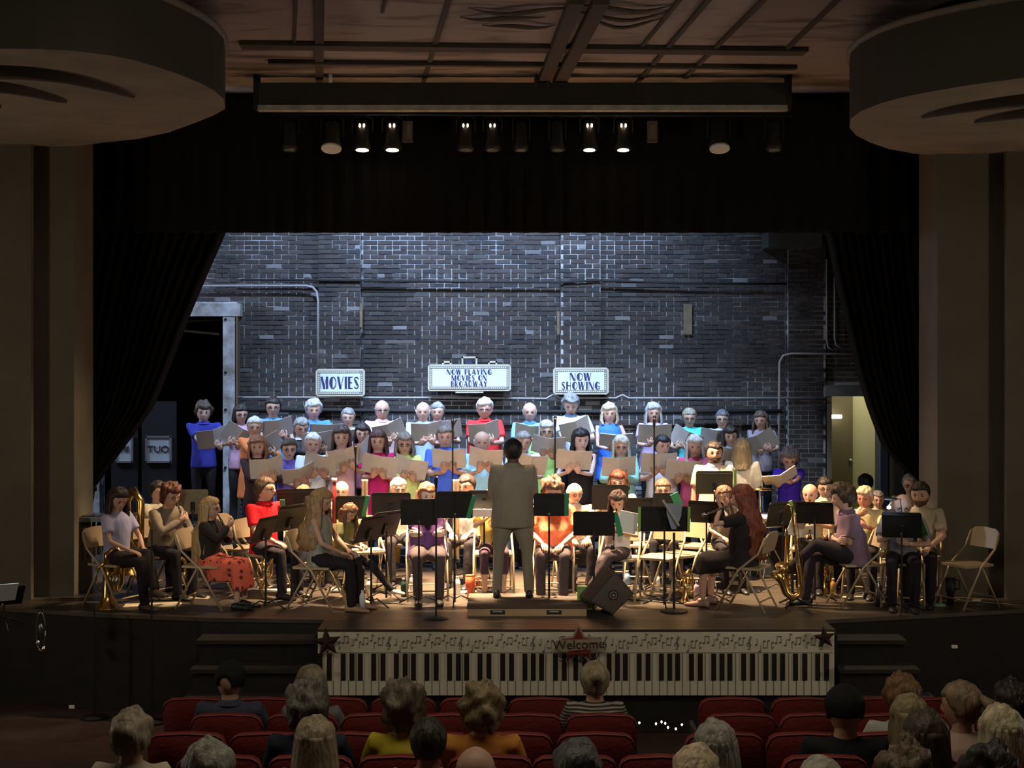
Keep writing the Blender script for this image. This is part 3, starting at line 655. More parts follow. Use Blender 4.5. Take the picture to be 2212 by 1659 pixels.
    if hs != 'none':
        hm = hair_mb(M, s*1.12, hs if hs != 'bangs' else 'bob', int(sd_)*2+(1 if extras == 'gap' else 0))
        if mane_len:
            M2 = Matrix.Translation(hc) @ RZ(hyaw); mane(hm, M2, s*1.12, mane_len, maneang, wave=mane_wave, seed=sd_, mw=mane_w)
        ho = hm.obj('hair' if hs != 'cap' else 'cap', [hairm(hcx) if hs != 'cap' else cloth(hcx)], root, True)
        if hs == 'cap' and (extras or '') == 'visor':
            MB().tube([M @ V((0, -.08, .055)), M @ V((0, -.17, .04))], [.07, .05], 12, flat=.12, up=(1, 0, 0)).obj('visor', [cloth(hcx)], root, True)
    if beard:
        bb = MB(); na, ne = 24, 10; i0 = 0
        for j in range(ne+1):
            el = -1.45+1.2*j/ne
            for i in range(na+1):
                az = -1.5+3.0*i/na; p = headpt(az, el); k = .009 if beard[0] == 'full' or abs(az) < .45 else -.01
                if abs(p.x) < .02 and -.06 < p.z < -.047: k = -.008
                if p.z > -.036: k = -.012
                bb.v.append(p+p.normalized()*k)
        for j in range(ne):
            for i in range(na): a = j*(na+1)+i; bb.face((a, a+1, a+na+2, a+na+1))
        bb.xf(M @ Matrix.Scale(s*1.12, 4)); bb.obj('beard', [hairm(beard[1])], root, True)
    if glasses:
        gm = MB()
        for sd in (-1, 1):
            gm.tube([V((sd*.031+.020*math.cos(a), -.101+.004*abs(math.cos(a)), .010+.016*math.sin(a))) for a in (2*PI*j/12 for j in range(13))], .0038, 5)
            gm.tube([(sd*.051, -.099, .014), (sd*.073, -.05, .012), (sd*.080, .005, .012)], .002, 5)
        gm.tube([(-.011, -.103, .014), (.011, -.103, .014)], .002, 5)
        gm.xf(M @ Matrix.Scale(s*1.12, 4)); gm.obj('glasses', [mat('glasses_frame', (.05, .04, .05), .3)], root)
    if shoes:
        for sd, h, kn, an in K:
            sm_ = MB(); fwd = V((0, -1, 0)); rr = []
            if legs: f2 = V((kn.x-h.x, kn.y-h.y, 0)); fwd = f2.normalized() if f2.length > .1 else fwd
            sdv = V((-fwd.y, fwd.x, 0)); gz = an.z-.085*s
            for q, wd, hh in ((-.075, .030, .07), (-.05, .036, .085), (.0, .038, .085), (.06, .042, .065), (.13, .046, .05), (.18, .036, .04), (.20, .015, .025)):
                c = V((an.x, an.y, gz))+fwd*q*s
                rr.append([c+sdv*wd*s*math.cos(a)+V((0, 0, max(0, hh*s*(.5+.5*math.sin(a))))) for a in (2*PI*j/12 for j in range(12))])
            sm_.loft(rr).obj('shoe', [mat('shoe_leather', shoes, .45)], root, True)
    root['_s'] = s; ALLP[label] = (root, s, hc); return root, s, hc, at

# open choir folder, pages towards the singer
FCOL = mat('folder_card', (.50, .49, .47), .75, var=.08); PAGE = mat('page', (.82, .82, .80), .8)
FOLD = {}
def folder_meshes(k, wl, wr, h=.31, a1=14, a2=20):
    cv, pg = MB(), MB()
    for sd, w_, a in ((-1, wl, a1), (1, wr, a2)):
        R = Matrix.Rotation(math.radians(a)*sd, 3, 'Z'); c = R @ V((sd*w_/2, 0, 0)); cv.box(c, (w_, .004, h), 0, R)
        n_ = R @ V((0, 1, 0)); pg.box(c+n_*.006, (w_-.012, .009, h-.012), 0, R)
    cv.tube([(0, .001, -h/2), (0, .001, h/2)], .005, 6)
    return cv.mesh('cover', [FCOL]), pg.mesh('pages', [PAGE])
for k, (a, b, a1, a2) in enumerate(((.225, .225, 12, 20), (.225, .225, 24, 10), (.23, .21, 4, 30), (.23, .23, 8, 8))): FOLD[k] = folder_meshes(k, a, b, .275, a1, a2)
def folder(fx, fy, D, roll, tilt, yaw, label, kind=0):
    c = P(fx, fy+3, D); r = thing("music_folder", label, 'folder', c, 0, 'open choir music folders')
    r.rotation_euler = (Matrix.Rotation(math.radians(yaw), 3, 'Z') @ Matrix.Rotation(math.radians(roll), 3, 'Y') @ Matrix.Rotation(math.radians(tilt), 3, 'X')).to_euler()
    for nm, me in zip(('cover', 'pages'), FOLD[kind]):
        o = bpy.data.objects.new(nm, me); COL.objects.link(o); o.parent = r
    R = r.rotation_euler.to_matrix(); back = R @ V((0, -1, 0)); up = R @ V((0, 0, 1)); rt = R @ V((1, 0, 0))
    return [(c+back*.030-up*.16-rt*.075, up*.9+rt*.45, -back), (c+back*.030-up*.15+rt*.075, up*.9-rt*.45, -back)]
# ================================================================ CHOIR
L1, L2, L3, L4 = (.62, .38, .29), (.66, .44, .35), (.52, .31, .22), (.45, .26, .18)
GREY, WHT, LG = (.26, .25, .24), (.62, .61, .60), (.42, .41, .40)
BRN, DBR, BLK, RED, BLD, SAND = (.07, .042, .025), (.03, .02, .015), (.012, .010, .009), (.20, .06, .03), (.42, .29, .14), (.30, .21, .12)
NVB = (.05, .06, .30)
CG = 'choir singers'
def singer(label, who, x, y, D, base, sex, top, hair, fx, fy, roll=0, yaw=0, kind=0, tilt=24, fD=None, **kw):
    fD = fD or D-.40
    if fx is not None: hd_ = folder(fx, fy, fD, roll, tilt, yaw*.8+kw.pop('fyaw', 0), 'open grey music folder held by '+who, kind)
    else: hd_ = kw.pop('hands', 'lap')
    kw.setdefault('mouth', .6); kw.setdefault('hpitch', 8)
    person(label, x, y, D, base, 'stand', yaw, sex, top, hair=hair, hands=hd_, group=CG, **kw)
R3, R2, R1 = .4, .2, 0
# back row
singer('brown-haired singer in dark blue polo and black trousers, far left of the choir', 'the far left singer in dark blue', 440, 868, 21.2, R3, 'm', ('polo', (.045, .05, .34)), ('mop', (.10, .07, .05)), 462, 945, -8, 12, 2, skin=L2)
singer('dark-haired woman with glasses in a pink top, second from left in the back row', 'the dark-haired woman in pink at left', 520, 873, 21.2, R3, 'f', ('tee', (.58, .36, .50)), ('long', DBR), 515, 941, 30, 22, 0, mane_len=.30, glasses=True)
singer('woman with tied-back dark hair in a teal blue top, back row left', 'the woman in teal blue', 590, 856, 21.2, R3, 'f', ('tee', (.15, .36, .55)), ('bun', DBR), 603, 924, -5, 8, 2, glasses=True)
singer('grey-haired singer in a bright blue tee, back row', 'the grey-haired singer in bright blue', 677, 862, 21.2, R3, 'm', ('tee', (.08, .24, .72)), ('puff', LG), 706, 934, 0, 14, 3)
singer('short-haired singer in beige half hidden behind the others, back row', 'the half hidden singer in beige', 752, 880, 21.3, R3, 'f', ('tee', (.40, .34, .28)), ('short', GREY), 758, 945, 0, 5, 0)
singer('balding man in a pale pink polo, back row', 'the man in the pale pink polo', 825, 862, 21.2, R3, 'm', ('polo', (.70, .44, .46)), ('rim', GREY), 842, 932, -22, 10, 1, glasses=True, girth=1.1)
singer('bald man in a light blue tee and khaki trousers, back row', 'the bald man in light blue', 914, 866, 21.2, R3, 'm', ('tee', (.42, .55, .66)), ('rim', WHT), 924, 932, 0, 0, 2, bottom=('pants', (.22, .19, .10)))
singer('grey-haired woman in mauve behind the folder of the bald man, back row', 'the grey-haired woman in mauve', 945, 867, 21.55, R3, 'f', ('tee', (.34, .22, .28)), ('short', GREY), 962, 925, -6, 0, 3, fD=21.3)
singer('large white-haired man with glasses in a red polo, back row centre', 'the large man in the red polo', 1047, 860, 21.1, R3, 'm', ('polo', (.62, .035, .04)), ('puff', WHT), 1049, 932, -5, 0, 2, girth=1.38, glasses=True)
singer('bald man in a sky blue polo beside the conductor, back row', 'the bald man in sky blue', 1144, 867, 21.2, R3, 'm', ('polo', (.22, .46, .78)), ('rim', LG), 1145, 937, 3, 0, 1, collar=(.08, .20, .55), girth=1.05)
singer('tall grey-haired man in a white shirt looking down, under the right sign', 'the tall man in the white shirt', 1233, 849, 21.2, R3, 'm', ('shirt', (.62, .72, .80)), ('puff', (.20, .20, .21)), 1247, 926, -14, -2, 2, hpitch=24, girth=1.12, collar=(.06, .08, .14))
singer('blonde woman in a royal blue sleeveless dress, back row', 'the blonde woman in royal blue', 1316, 870, 21.2, R3, 'f', ('tank', (.05, .16, .72), 'tunic'), ('bob', (.50, .42, .28)), 1331, 950, 0, 0, 3, mane_len=.12, mane_wave=.3, tilt=50)
singer('woman with shaggy grey hair in a lilac top, back row right', 'the woman in the lilac top', 1411, 869, 21.2, R3, 'f', ('tee', (.52, .38, .58)), ('bob', LG), 1415, 935, 0, 2, 3, mane_len=.16, girth=1.12)
singer('grey-blonde woman with glasses in a turquoise top, back row right', 'the woman in turquoise', 1489, 880, 21.2, R3, 'f', ('tee', (.08, .50, .50)), ('short', (.30, .28, .20)), 1481, 948, 22, -4, 1, glasses=True, hpitch=14)
singer('dark grey-haired woman in a white top with a black shoulder strap, back row right', 'the woman with the black strap', 1560, 884, 21.3, R3, 'f', ('tee', (.62, .66, .76)), ('short', (.14, .13, .15)), 1548, 946, 5, -8, 0, glasses=True)
singer('woman with shoulder-length brown hair in a grey blouse, far right of the back row', 'the woman in the grey blouse', 1644, 887, 21.2, R3, 'f', ('tee', (.32, .27, .31)), ('long', (.13, .09, .07)), 1644, 955, -28, -22, 1, mane_len=.20, mane_wave=.5)
# middle row
singer('white-haired singer in a long orange top, left of the choir', 'the white-haired singer in orange', 550, 898, 20.6, R2, 'f', ('long', (.72, .22, .07), 'tunic'), ('short', WHT), 575, 962, -20, 12, 0, girth=1.18)
singer('grey-haired woman in a black jacket over a white shirt, middle row left', 'the grey-haired woman in the black jacket', 650, 900, 20.6, R2, 'f', ('jacket', (.03, .03, .035)), ('short', GREY), 690, 951, -5, 22, 3, collar=(.6, .6, .62), hpitch=16)
singer('woman with long dark hair and rose top, peering out behind the woman in magenta', 'the dark-haired woman in rose', 783, 914, 20.6, R2, 'f', ('tee', (.50, .14, .20)), ('long', DBR), 787, 978, -40, 5, 0, mane_len=.30)
singer('grey-haired woman with glasses in a light green tunic, right of the conductor', 'the woman in the light green tunic', 1181, 908, 20.6, R2, 'f', ('tee', (.36, .60, .18), 'tunic'), ('bob', LG), 1184, 962, 8, 0, 0, mane_len=.14, glasses=True, tilt=32)
singer('woman with long dark hair in a sky blue top, right of the choir', 'the dark-haired woman in sky blue', 1577, 920, 20.4, R2, 'f', ('tee', (.30, .50, .70)), ('bangs', DBR), 1572, 985, 10, 0, 3, mane_len=.24)
singer('grey-haired woman in a white top partly hidden by the conductor', 'the woman in white by the conductor', 1130, 930, 20.0, R1, 'f', ('tee', (.80, .82, .85)), ('short', GREY), 1146, 1003, 10, 6, 0)
# front row
singer('auburn-haired woman in a dark brown top with a large tan folder, front row left', 'the auburn-haired woman in dark brown', 556, 940, 19.7, R1, 'f', ('long', (.055, .03, .028)), ('bob', (.28, .11, .05)), 579, 1010, -3, 8, 2, mane_len=.14)
singer('short-haired woman with glasses in a violet top, front row left', 'the short-haired woman in violet', 624, 946, 19.9, R1, 'f', ('tee', (.18, .13, .52)), ('short', BRN), 648, 1025, -12, 14, 0, glasses=True, tilt=45)
singer('white-haired woman in a white top and white trousers, front row left', 'the white-haired woman in white', 676, 933, 19.9, R1, 'f', ('tee', (.74, .80, .80)), ('short', WHT), 692, 1003, 8, 10, 1, bottom=('pants', (.62, .64, .56)), girth=1.08)
singer('woman with long dark hair in a sleeveless pale pink top, front row left', 'the long-haired woman in pale pink', 738, 918, 19.9, R1, 'f', ('tank', (.72, .44, .44), 'tunic'), ('long', (.06, .035, .03)), 748, 988, -12, 5, 0, mane_len=.36)
singer('brown-haired woman in a magenta dress, front row', 'the woman in magenta', 817, 928, 19.9, R1, 'f', ('tee', (.55, .02, .14), 'tunic'), ('long', (.07, .03, .025)), 820, 1003, 10, 0, 3, mane_len=.26)
singer('woman with glasses in a lime yellow top and mustard trousers, front row', 'the woman in lime yellow', 874, 934, 19.9, R1, 'f', ('tee', (.70, .85, .25)), ('bob', (.20, .17, .14)), 885, 1010, 12, 4, 1, mane_len=.13, glasses=True, girth=1.25, bottom=('pants', (.42, .30, .05)))
singer('man in a royal blue polo and grey jeans, front row left of the conductor', 'the man in royal blue', 962, 917, 19.9, R1, 'm', ('polo', (.07, .15, .68)), ('short', (.17, .14, .12)), 968, 991, -2, 0, 1, bottom=('pants', (.12, .17, .22)), girth=1.1)
singer('balding man with a moustache in a pale cyan polo, left of the conductor', 'the balding man in pale cyan', 1041, 929, 19.9, R1, 'm', ('polo', (.35, .66, .78)), ('rim', WHT), 1048, 990, 4, 2, 1, girth=1.12, beard=('goatee', LG))
singer('young woman with long black hair in a sleeveless black top, front row', 'the black-haired woman in black', 1254, 925, 19.9, R1, 'f', ('tank', (.02, .016, .018)), ('long', (.012, .009, .010)), 1240, 992, 4, 6, 3, mane_len=.32, hyaw=8, bottom=('pants', (.07, .06, .06)), skin=(.72, .50, .44))
singer('woman with long white-blonde hair and glasses in a mint cardigan, front row', 'the woman in the mint cardigan', 1341, 940, 19.9, R1, 'f', ('long', (.32, .66, .58), 'tunic'), ('long', (.60, .57, .50)), 1338, 1008, 0, 0, 0, mane_len=.26, glasses=True, girth=1.15)
singer('dark-haired man in a white shirt smiling to his left, front row right', 'the dark-haired man in white', 1430, 938, 19.9, R1, 'm', ('tee', (.74, .70, .74)), ('short', BLK), 1424, 998, 0, 4, 3, hyaw=14, girth=1.25)
singer('woman with long white hair in a pink top, front row right', 'the white-haired woman in pink', 1500, 939, 19.8, R1, 'f', ('tee', (.66, .12, .24)), ('long', WHT), 1477, 1014, 4, 0, 3, mane_len=.26, girth=1.12)
person('bearded young man in a cream short-sleeved shirt behind a wide music stand', 1542, 951, 18.75, 0, 'stand', 0, 'm', ('shirt', (.80, .70, .56)), hair=('short', (.03, .02, .015)), hands='down', beard=('full', (.05, .03, .02)), group='band players', girth=1.12, s=1.0)
person('long-haired blonde woman in a white blouse standing with her back to us', 1603, 945, 19.3, 0, 'stand', 172, 'f', ('long', (.74, .76, .68)), hair=('long', (.28, .22, .13)), mane_len=.20, hands='conduct', group='band players', s=1.0)
fh = folder(1688, 1033, 19.0, -16, 62, -10, 'open folder lying on the drum hardware before the woman in violet blue', 0)
person('curly grey-haired woman with glasses in violet blue looking down at a folder', 1705, 968, 19.6, 0, 'stand', -8, 'f', ('tee', (.07, .03, .55)), hair=('curly', (.17, .15, .15)), hands=fh, hpitch=26, glasses=True, group='band players', lean=6)
# ================================================================ CONDUCTOR
SUIT = mat('suit_cloth', (.215, .19, .14), .85, bump=1.0, bscale=9, var=.07, vscale=10, stretch=(1.5, 1.5, .6))
person('conductor in an olive grey suit seen from behind on the podium', 1108, 945, 17.0, .09, 'stand', 180, 'm', ('jacket', SUIT), ('pants', SUIT), (.085, .042, .025), ('buzz', (.010, .007, .006)), girth=1.3, hands='conduct', group='', hpitch=6, hyaw=2,
       legs=[((-.15, -.0, .52), (-.175, 0, .09)), ((.15, 0, .52), (.175, 0, .09))])
# ================================================================ BAND
BG = 'seated band players'
BPANT = ('pants', (.022, .018, .022)); GP = ('pants', (.085, .062, .068))
def bandp(label, x, y, D, yaw, sex, top, hair, **kw):
    kw.setdefault('group', BG); kw.setdefault('hpitch', 10); kw.setdefault('bottom', BPANT)
    r = person(label, x, y, D, 0, 'sit', yaw, sex, top, hair=hair, **kw); SEATED.append((r[0].location.copy(), yaw, label)); return r
SEATED = []
CRS = [((-.10, -.43, .52), (-.10, -.50, .085)), ((.02, -.44, .60), (-.12, -.66, .26))]
bandp('girl with long dark hair in a lilac tee, leftmost player by the gold euphonium', 252, 1050, 17.0, 62, 'f', ('tee', (.42, .42, .66)), ('long', (.035, .02, .014)), mane_len=.30, hyaw=-15, hpitch=22, legs=CRS, shoes=(.10, .07, .05))
bandp('player in a cream shirt hidden behind the auburn-haired clarinettist', 340, 1036, 18.3, 50, 'm', ('tee', (.45, .42, .33)), ('short', DBR), hands='play')
bandp('auburn-haired player with glasses and a beige sweater bending over a clarinet', 366, 1045, 17.6, 58, 'm', ('long', (.24, .20, .15)), ('mop', (.10, .035, .02)), hands='play', lean=16, hyaw=-10, glasses=True)
FLOR = pattern('coral_floral', (.68, .13, .08), (.16, .02, .02), 'floral')
bandp('woman with waist-long blonde hair, black cardigan and coral floral skirt', 452, 1073, 16.9, 78, 'f', ('long', (.028, .022, .022)), ('long', (.40, .27, .12)), mane_len=.60, mane_w=1.15, maneang=1.9, hands='play', glasses=True, bottom=('skirt', FLOR), hpitch=0, seat=.42)
bandp('young man with glasses in a red polo looking to the right', 570, 1028, 17.8, 52, 'm', ('polo', (.62, .012, .02)), ('short', (.085, .05, .03)), glasses=True, hyaw=22, hpitch=0)
bandp('woman with very long blonde hair in a grey sleeveless top, front row left', 690, 1060, 16.8, 76, 'f', ('tank', (.32, .33, .28)), ('long', (.36, .23, .11)), mane_len=.46, mane_wave=.9, mane_w=1.3, hpitch=18, maneang=2.2, shoes=(.40, .26, .18), s=1.0)
bandp('girl with wavy brown hair in an olive tee looking down, legs crossed', 752, 1085, 17.3, 66, 'f', ('tee', (.20, .19, .08)), ('long', (.20, .10, .05)), mane_len=.36, mane_wave=1.0, mane_w=1.2, hpitch=34, lean=12, hyaw=-14, shoes=(.62, .46, .32), legs=[((-.12, -.42, .52), (-.10, -.40, .085)), ((.10, -.46, .56), (.10, -.84, .22))])
bandp('bald bassoonist brightly lit behind the music stands', 738, 1036, 18.6, 0, 'm', ('tee', (.5, .42, .3)), ('none', GREY), hands='play', skin=(.7, .5, .4))
bandp('white-haired man with glasses behind the dark stands, left of centre', 860, 1030, 18.7, 10, 'm', ('polo', (.4, .36, .3)), ('short', WHT), glasses=True, hands='play', hyaw=8)
bandp('flutist in a purple top with auburn hair and a brightly lit face', 922, 1042, 17.5, 6, 'f', ('tee', (.16, .07, .24)), ('bob', (.30, .12, .06)), mane_len=.16, hands='cross', bottom=GP, girth=1.3, hyaw=14, skin=(.72, .52, .42))
bandp('teenage boy with short dark hair looking left, between the stands', 1009, 1022, 18.6, -14, 'm', ('tee', (.3, .3, .3)), ('short', (.04, .025, .018)), hyaw=-14)
bandp('woman in a yellow top and cropped plum trousers behind the conductor', 1066, 1052, 17.8, 2, 'f', ('tee', (.72, .50, .10)), ('bob', (.45, .30, .14)), hands='play', bottom=('capri', (.075, .04, .06)), shoes=(.06, .02, .01), girth=1.1, mane_len=.14)
bandp('curly-haired player in an orange-red tie-dye shirt beside the conductor', 1196, 1035, 17.6, -4, 'm', ('tee', mat('tie_dye', (.75, .30, .14), .85, var=.5, vscale=9, dark=(.70, .05, .03))), ('curly', (.13, .065, .035)), bottom=GP, girth=1.25, hpitch=14)
bandp('bald man with glasses and a grey goatee in a cream shirt', 1240, 1040, 18.1, 10, 'm', ('polo', (.62, .54, .42)), ('rim', GREY), glasses=True, beard=('goatee', LG), hyaw=10)
bandp('woman with an auburn bob in a cream shirt behind a wide black stand', 1335, 1014, 19.0, -6, 'f', ('tee', (.62, .58, .5)), ('bangs', (.13, .045, .025)), hands='play', mane_len=.10)
bandp('dark-haired woman with bangs in a white top reading music, legs crossed', 1335, 1058, 17.4, -14, 'f', ('tee', (.70, .68, .66)), ('bangs', (.045, .025, .020)), bottom=GP, hands='play', hpitch=22, mane_len=.14, legs=[((-.14, -.42, .52), (-.22, -.44, .085)), ((-.02, -.44, .60), (-.26, -.50, .25))])
bandp('man with short sandy hair and glasses behind the black stands, right of centre', 1432, 1032, 18.7, -4, 'm', ('tee', (.3, .3, .3)), ('short', (.16, .10, .06)), glasses=True, hpitch=12)
bandp('player whose brown-haired head shows just above a stand, left of the redhead', 1562, 1048, 18.2, 12, 'f', ('tee', (.3, .28, .25)), ('bob', (.16, .09, .05)))
bandp('woman with long wavy red hair in a black dress seen from behind', 1608, 1046, 16.8, -118, 'f', ('tee', (.024, .018, .018)), ('long', (.19, .045, .022)), mane_len=.54, mane_w=1.15, mane_wave=1.3, maneang=2.0, hands='flute', bottom=('dress', (.024, .018, .018)), shoes=(.3, .18, .15), girth=1.15, hyaw=10)
bandp('bald man brightly lit behind a tilted stand, right of the redhead', 1750, 1042, 18.2, -12, 'm', ('tee', (.70, .62, .42)), ('none', GREY), hands='play', hyaw=-10, skin=(.7, .42, .3))
bandp('dark-haired man with glasses in a cream shirt with a tan strap', 1782, 1028, 18.7, -6, 'm', ('shirt', (.60, .56, .42)), ('short', (.02, .015, .012)), glasses=True)
bandp('boy with a brown mop of hair in a mauve shirt holding a saxophone', 1826, 1045, 17.0, -82, 'm', ('shirt', (.20, .13, .17)), ('mop', (.055, .032, .018)), hands='cross', hyaw=-14, hpitch=12, girth=1.22, shoes=(.012, .012, .012), lean=10, legs=[((-.10, -.45, .52), (-.10, -.52, .085)), ((.06, -.46, .66), (-.06, -.70, .42))])
bandp('sandy-white-haired man with a ruddy face in a pale yellow polo', 1868, 1050, 17.8, -20, 'm', ('polo', (.80, .70, .36)), ('puff', (.62, .50, .30)), hands='play', hyaw=-8, skin=(.62, .26, .17))
bandp('bald man in grey leaning over a lit stand at the right', 1950, 1064, 16.85, -12, 'm', ('tee', (.26, .26, .27)), ('none', GREY), hands='play', lean=20, hpitch=20, glasses=True, skin=(.58, .38, .30))
bandp('dark-haired man with a moustache and beard in a cream shirt, far right', 1988, 1038, 17.36, -18, 'm', ('tee', (.52, .46, .33)), ('short', (.02, .014, .010)), beard=('full', (.10, .055, .03)), hyaw=-8)
bandp('grey-haired man in glasses just behind the bearded man at far right', 1968, 1020, 18.85, -16, 'm', ('tee', (.2, .2, .2)), ('short', GREY), glasses=True)
bandp('player with a round dark head of hair in a green shirt before the right doorway', 1870, 1022, 19.6, 175, 'f', ('tee', (.22, .32, .06)), ('short', (.012, .010, .010)))
bandp('player behind the stands whose tan-brown hair shows, left of centre', 655, 1047, 18.6, 10, 'f', ('tee', (.2, .2, .2)), ('bob', (.24, .15, .07)), hpitch=40)
bandp('player in grey sitting low behind the bald man at the right', 1896, 1058, 18.5, -5, 'm', ('tee', (.28, .28, .3)), ('short', (.16, .14, .14)))
# ================================================================ AUDIENCE
AG = 'audience members seen from behind'
def aud(label, x, y, D, sex, top, hair, **kw):
    kw.setdefault('hpitch', 4); kw.setdefault('yaw', 180); b = floorz(D)
    return person(label, x, y, D, b, 'sit', sex=sex, top=top, hair=hair, group=AG, seat=.42, shoes=None, s=kw.pop('s', 1.0) , **kw)
def audz(label, x, y, D, sex, top, hair, **kw):    # sit so that the head top reaches the given height
    zt = EYE-(y-YH)*D/F; kw2 = dict(kw); s_ = kw2.pop('s', 1.0); kw2.setdefault('hpitch', 4); kw2.setdefault('yaw', 180)
    r = person(label, x, y, D, floorz(D), 'sit', sex=sex, top=top, hair=hair, group=AG, seat=.40, shoes=None, s=s_, **kw2)
    r[0].location.z += zt-(floorz(D)+.485+.795*s_); return r
audz('man in a navy shirt and black cap with the strap opening showing behind', 497, 1428, 11.12, 'm', ('polo', (.055, .06, .10)), ('cap', (.012, .014, .016)), girth=1.15, hyaw=-12, skin=L3, extras='gap')
audz('person with short curly grey-blond hair, far left of the audience', 283, 1533, 8.42, 'f', ('tee', (.5, .45, .35)), ('puff', (.24, .20, .14)))
audz('round head of grey hair at the bottom edge, left of the audience', 448, 1600, 7.52, 'm', ('tee', (.1, .1, .1)), ('puff', (.24, .24, .20)), s=1.06)
audz('person with long straight light brown hair just left of the keyboard banner', 672, 1438, 11.12, 'f', ('tee', (.15, .15, .15)), ('long', (.22, .18, .12)), mane_len=.2)
audz('dark grey-haired person in a navy shirt, third row left', 664, 1482, 9.32, 'm', ('tee', (.022, .028, .05)), ('curly', (.11, .105, .09)), girth=1.25)
audz('woman with long grey-blonde hair tied low with a slate blue scarf', 680, 1548, 8.42, 'f', ('tee', (.3, .3, .3)), ('long', (.28, .23, .15)), mane_len=.2, s=.98)
audz('woman with wavy brown hair in a yellow top', 872, 1480, 9.32, 'f', ('tee', (.50, .42, .035)), ('curly', (.13, .105, .075)), girth=1.05)
audz('person with cropped black hair and a pink headband, front centre of the audience', 925, 1546, 8.42, 'f', ('tee', (.52, .28, .22)), ('buzz', (.020, .017, .013)), skin=(.40, .21, .15))
audz('person with wavy blonde-brown hair in an orange shirt', 1040, 1483, 9.32, 'm', ('tee', (.58, .24, .05)), ('curly', (.20, .155, .08)), hyaw=10, girth=1.3)
audz('bald man at the bottom edge beside the orange shirt', 1027, 1608, 7.52, 'm', ('tee', (.2, .15, .13)), ('bald', (.2, .18, .15)), skin=(.46, .28, .21))
audz('grey-blonde person with a small bun and a black and white striped top', 1285, 1428, 11.12, 'f', ('tee', pattern('striped_knit', (.30, .28, .24), (.02, .02, .02), 'stripe')), ('bun', (.30, .25, .16)))
audz('dark grey head of hair at the bottom edge, centre', 1248, 1603, 7.52, 'm', ('tee', (.05, .05, .05)), ('puff', (.08, .085, .085)))
audz('person with smooth grey hair, right of the centre aisle', 1547, 1558, 8.42, 'f', ('tee', (.2, .2, .2)), ('bob', (.26, .26, .22)), mane_len=.16)
audz('person with cream white hair at the bottom edge, right of the aisle', 1505, 1612, 7.52, 'f', ('tee', (.4, .3, .25)), ('bob', (.52, .42, .28)), mane_len=.18)
audz('man in a round black cap and black shirt, right block', 1826, 1480, 9.32, 'm', ('tee', (.014, .015, .017)), ('cap', (.010, .010, .010)), girth=1.35, skin=(.50, .31, .19), s=1.08)
audz('auburn-haired person in a white top, second row right', 1950, 1462, 10.22, 'm', ('tee', (.42, .42, .38)), ('mop', (.17, .09, .04)), girth=1.1)
audz('person with long light brown hair in front of the auburn head', 1966, 1500, 9.32, 'f', ('tee', (.4, .36, .3)), ('long', (.24, .20, .11)), mane_len=.34)
audz('person with long dark brown hair, right block', 2003, 1535, 8.42, 'f', ('tee', (.08, .06, .05)), ('long', (.05, .035, .022)), mane_len=.36, s=1.05)
audz('woman with a high ponytail turned to the left, right block', 2080, 1472, 9.32, 'f', ('tee', (.42, .30, .26)), ('pony', (.20, .14, .085)), yaw=180, hyaw=50, skin=L3, s=1.06)
audz('person with a smooth pale blonde head of hair, far right', 2165, 1526, 8.42, 'f', ('tee', (.08, .08, .09)), ('bob', (.46, .40, .27)), mane_len=.2, s=1.04)
audz('person with brown curls at the bottom edge, right block', 1955, 1613, 7.52, 'f', ('tee', (.1, .08, .06)), ('curly', (.11, .075, .04)))
audz('dark-haired person at the bottom right corner', 2140, 1622, 7.52, 'm', ('tee', (.04, .04, .04)), ('curly', (.04, .035, .035)))
audz('person with short pale grey hair at the bottom edge, below the black cap', 1775, 1632, 7.52, 'm', ('tee', (.15, .15, .15)), ('short', (.34, .32, .26)))
audz('dark curly-haired person beside the ponytailed woman, far right', 2190, 1480, 10.22, 'f', ('tee', (.06, .05, .05)), ('curly', (.03, .022, .018)), s=.9)
finish_jobs()
# ================================================================ FOLDING CHAIRS
CHM = mat('beige_steel', (.42, .33, .21), .45, .25)
def chair_mesh():
    d = {}
    d['seat'] = MB().poly([(-.19, -.2), (.19, -.2), (.2, .0), (.19, .19), (-.19, .19), (-.2, 0)], -.012, .012)
    d['seat'].xf(Matrix(((1, 0, 0, 0), (0, 0, 1, 0), (0, 1, 0, .438), (0, 0, 0, 1))))
    pts = [(-.18, 0), (-.20, .10), (-.19, .17), (-.14, .205), (0, .215), (.14, .205), (.19, .17), (.20, .10), (.18, 0)]
    b = MB(); n = 8; rows = []
    for x, z in [(x, z) for x, z in pts]: pass
    b.poly(pts, -.008, .008); b.xf(Matrix.Translation((0, .225, .60)) @ RX(-14)); d['backrest'] = b
    fr = MB()
    for s_ in (-1, 1): fr = None
    for nm, s_ in (('main_leg', -1), ('main_leg', 1)):
        d[(nm, s_)] = MB().tube([(s_*.215, -.26, .0), (s_*.215, -.02, .42), (s_*.205, .19, .60), (s_*.19, .255, .76)], .0125, 8)
    for s_ in (-1, 1): d[('rear_leg', s_)] = MB().tube([(s_*.195, .26, 0), (s_*.195, .02, .43)], .011, 8)
    d['crossbar'] = MB().tube([(-.215, -.20, .10), (.215, -.20, .10)], .008, 6)
    d['rear_crossbar'] = MB().tube([(-.195, .20, .11), (.195, .20, .11)], .008, 6)
    return [((k if isinstance(k, str) else k[0]), m.mesh('chair_part', [CHM], True if not isinstance(k, str) else False)) for k, m in d.items()]
CHP = chair_mesh()
def chair(loc, deg, label, group='beige folding chairs'):
    t = thing('folding_chair', label, 'chair', loc, math.radians(deg), group)
    for nm, me in CHP: o = bpy.data.objects.new(nm, me); COL.objects.link(o); o.parent = t
    t.scale = (1.07, 1.07, 1.07); return t
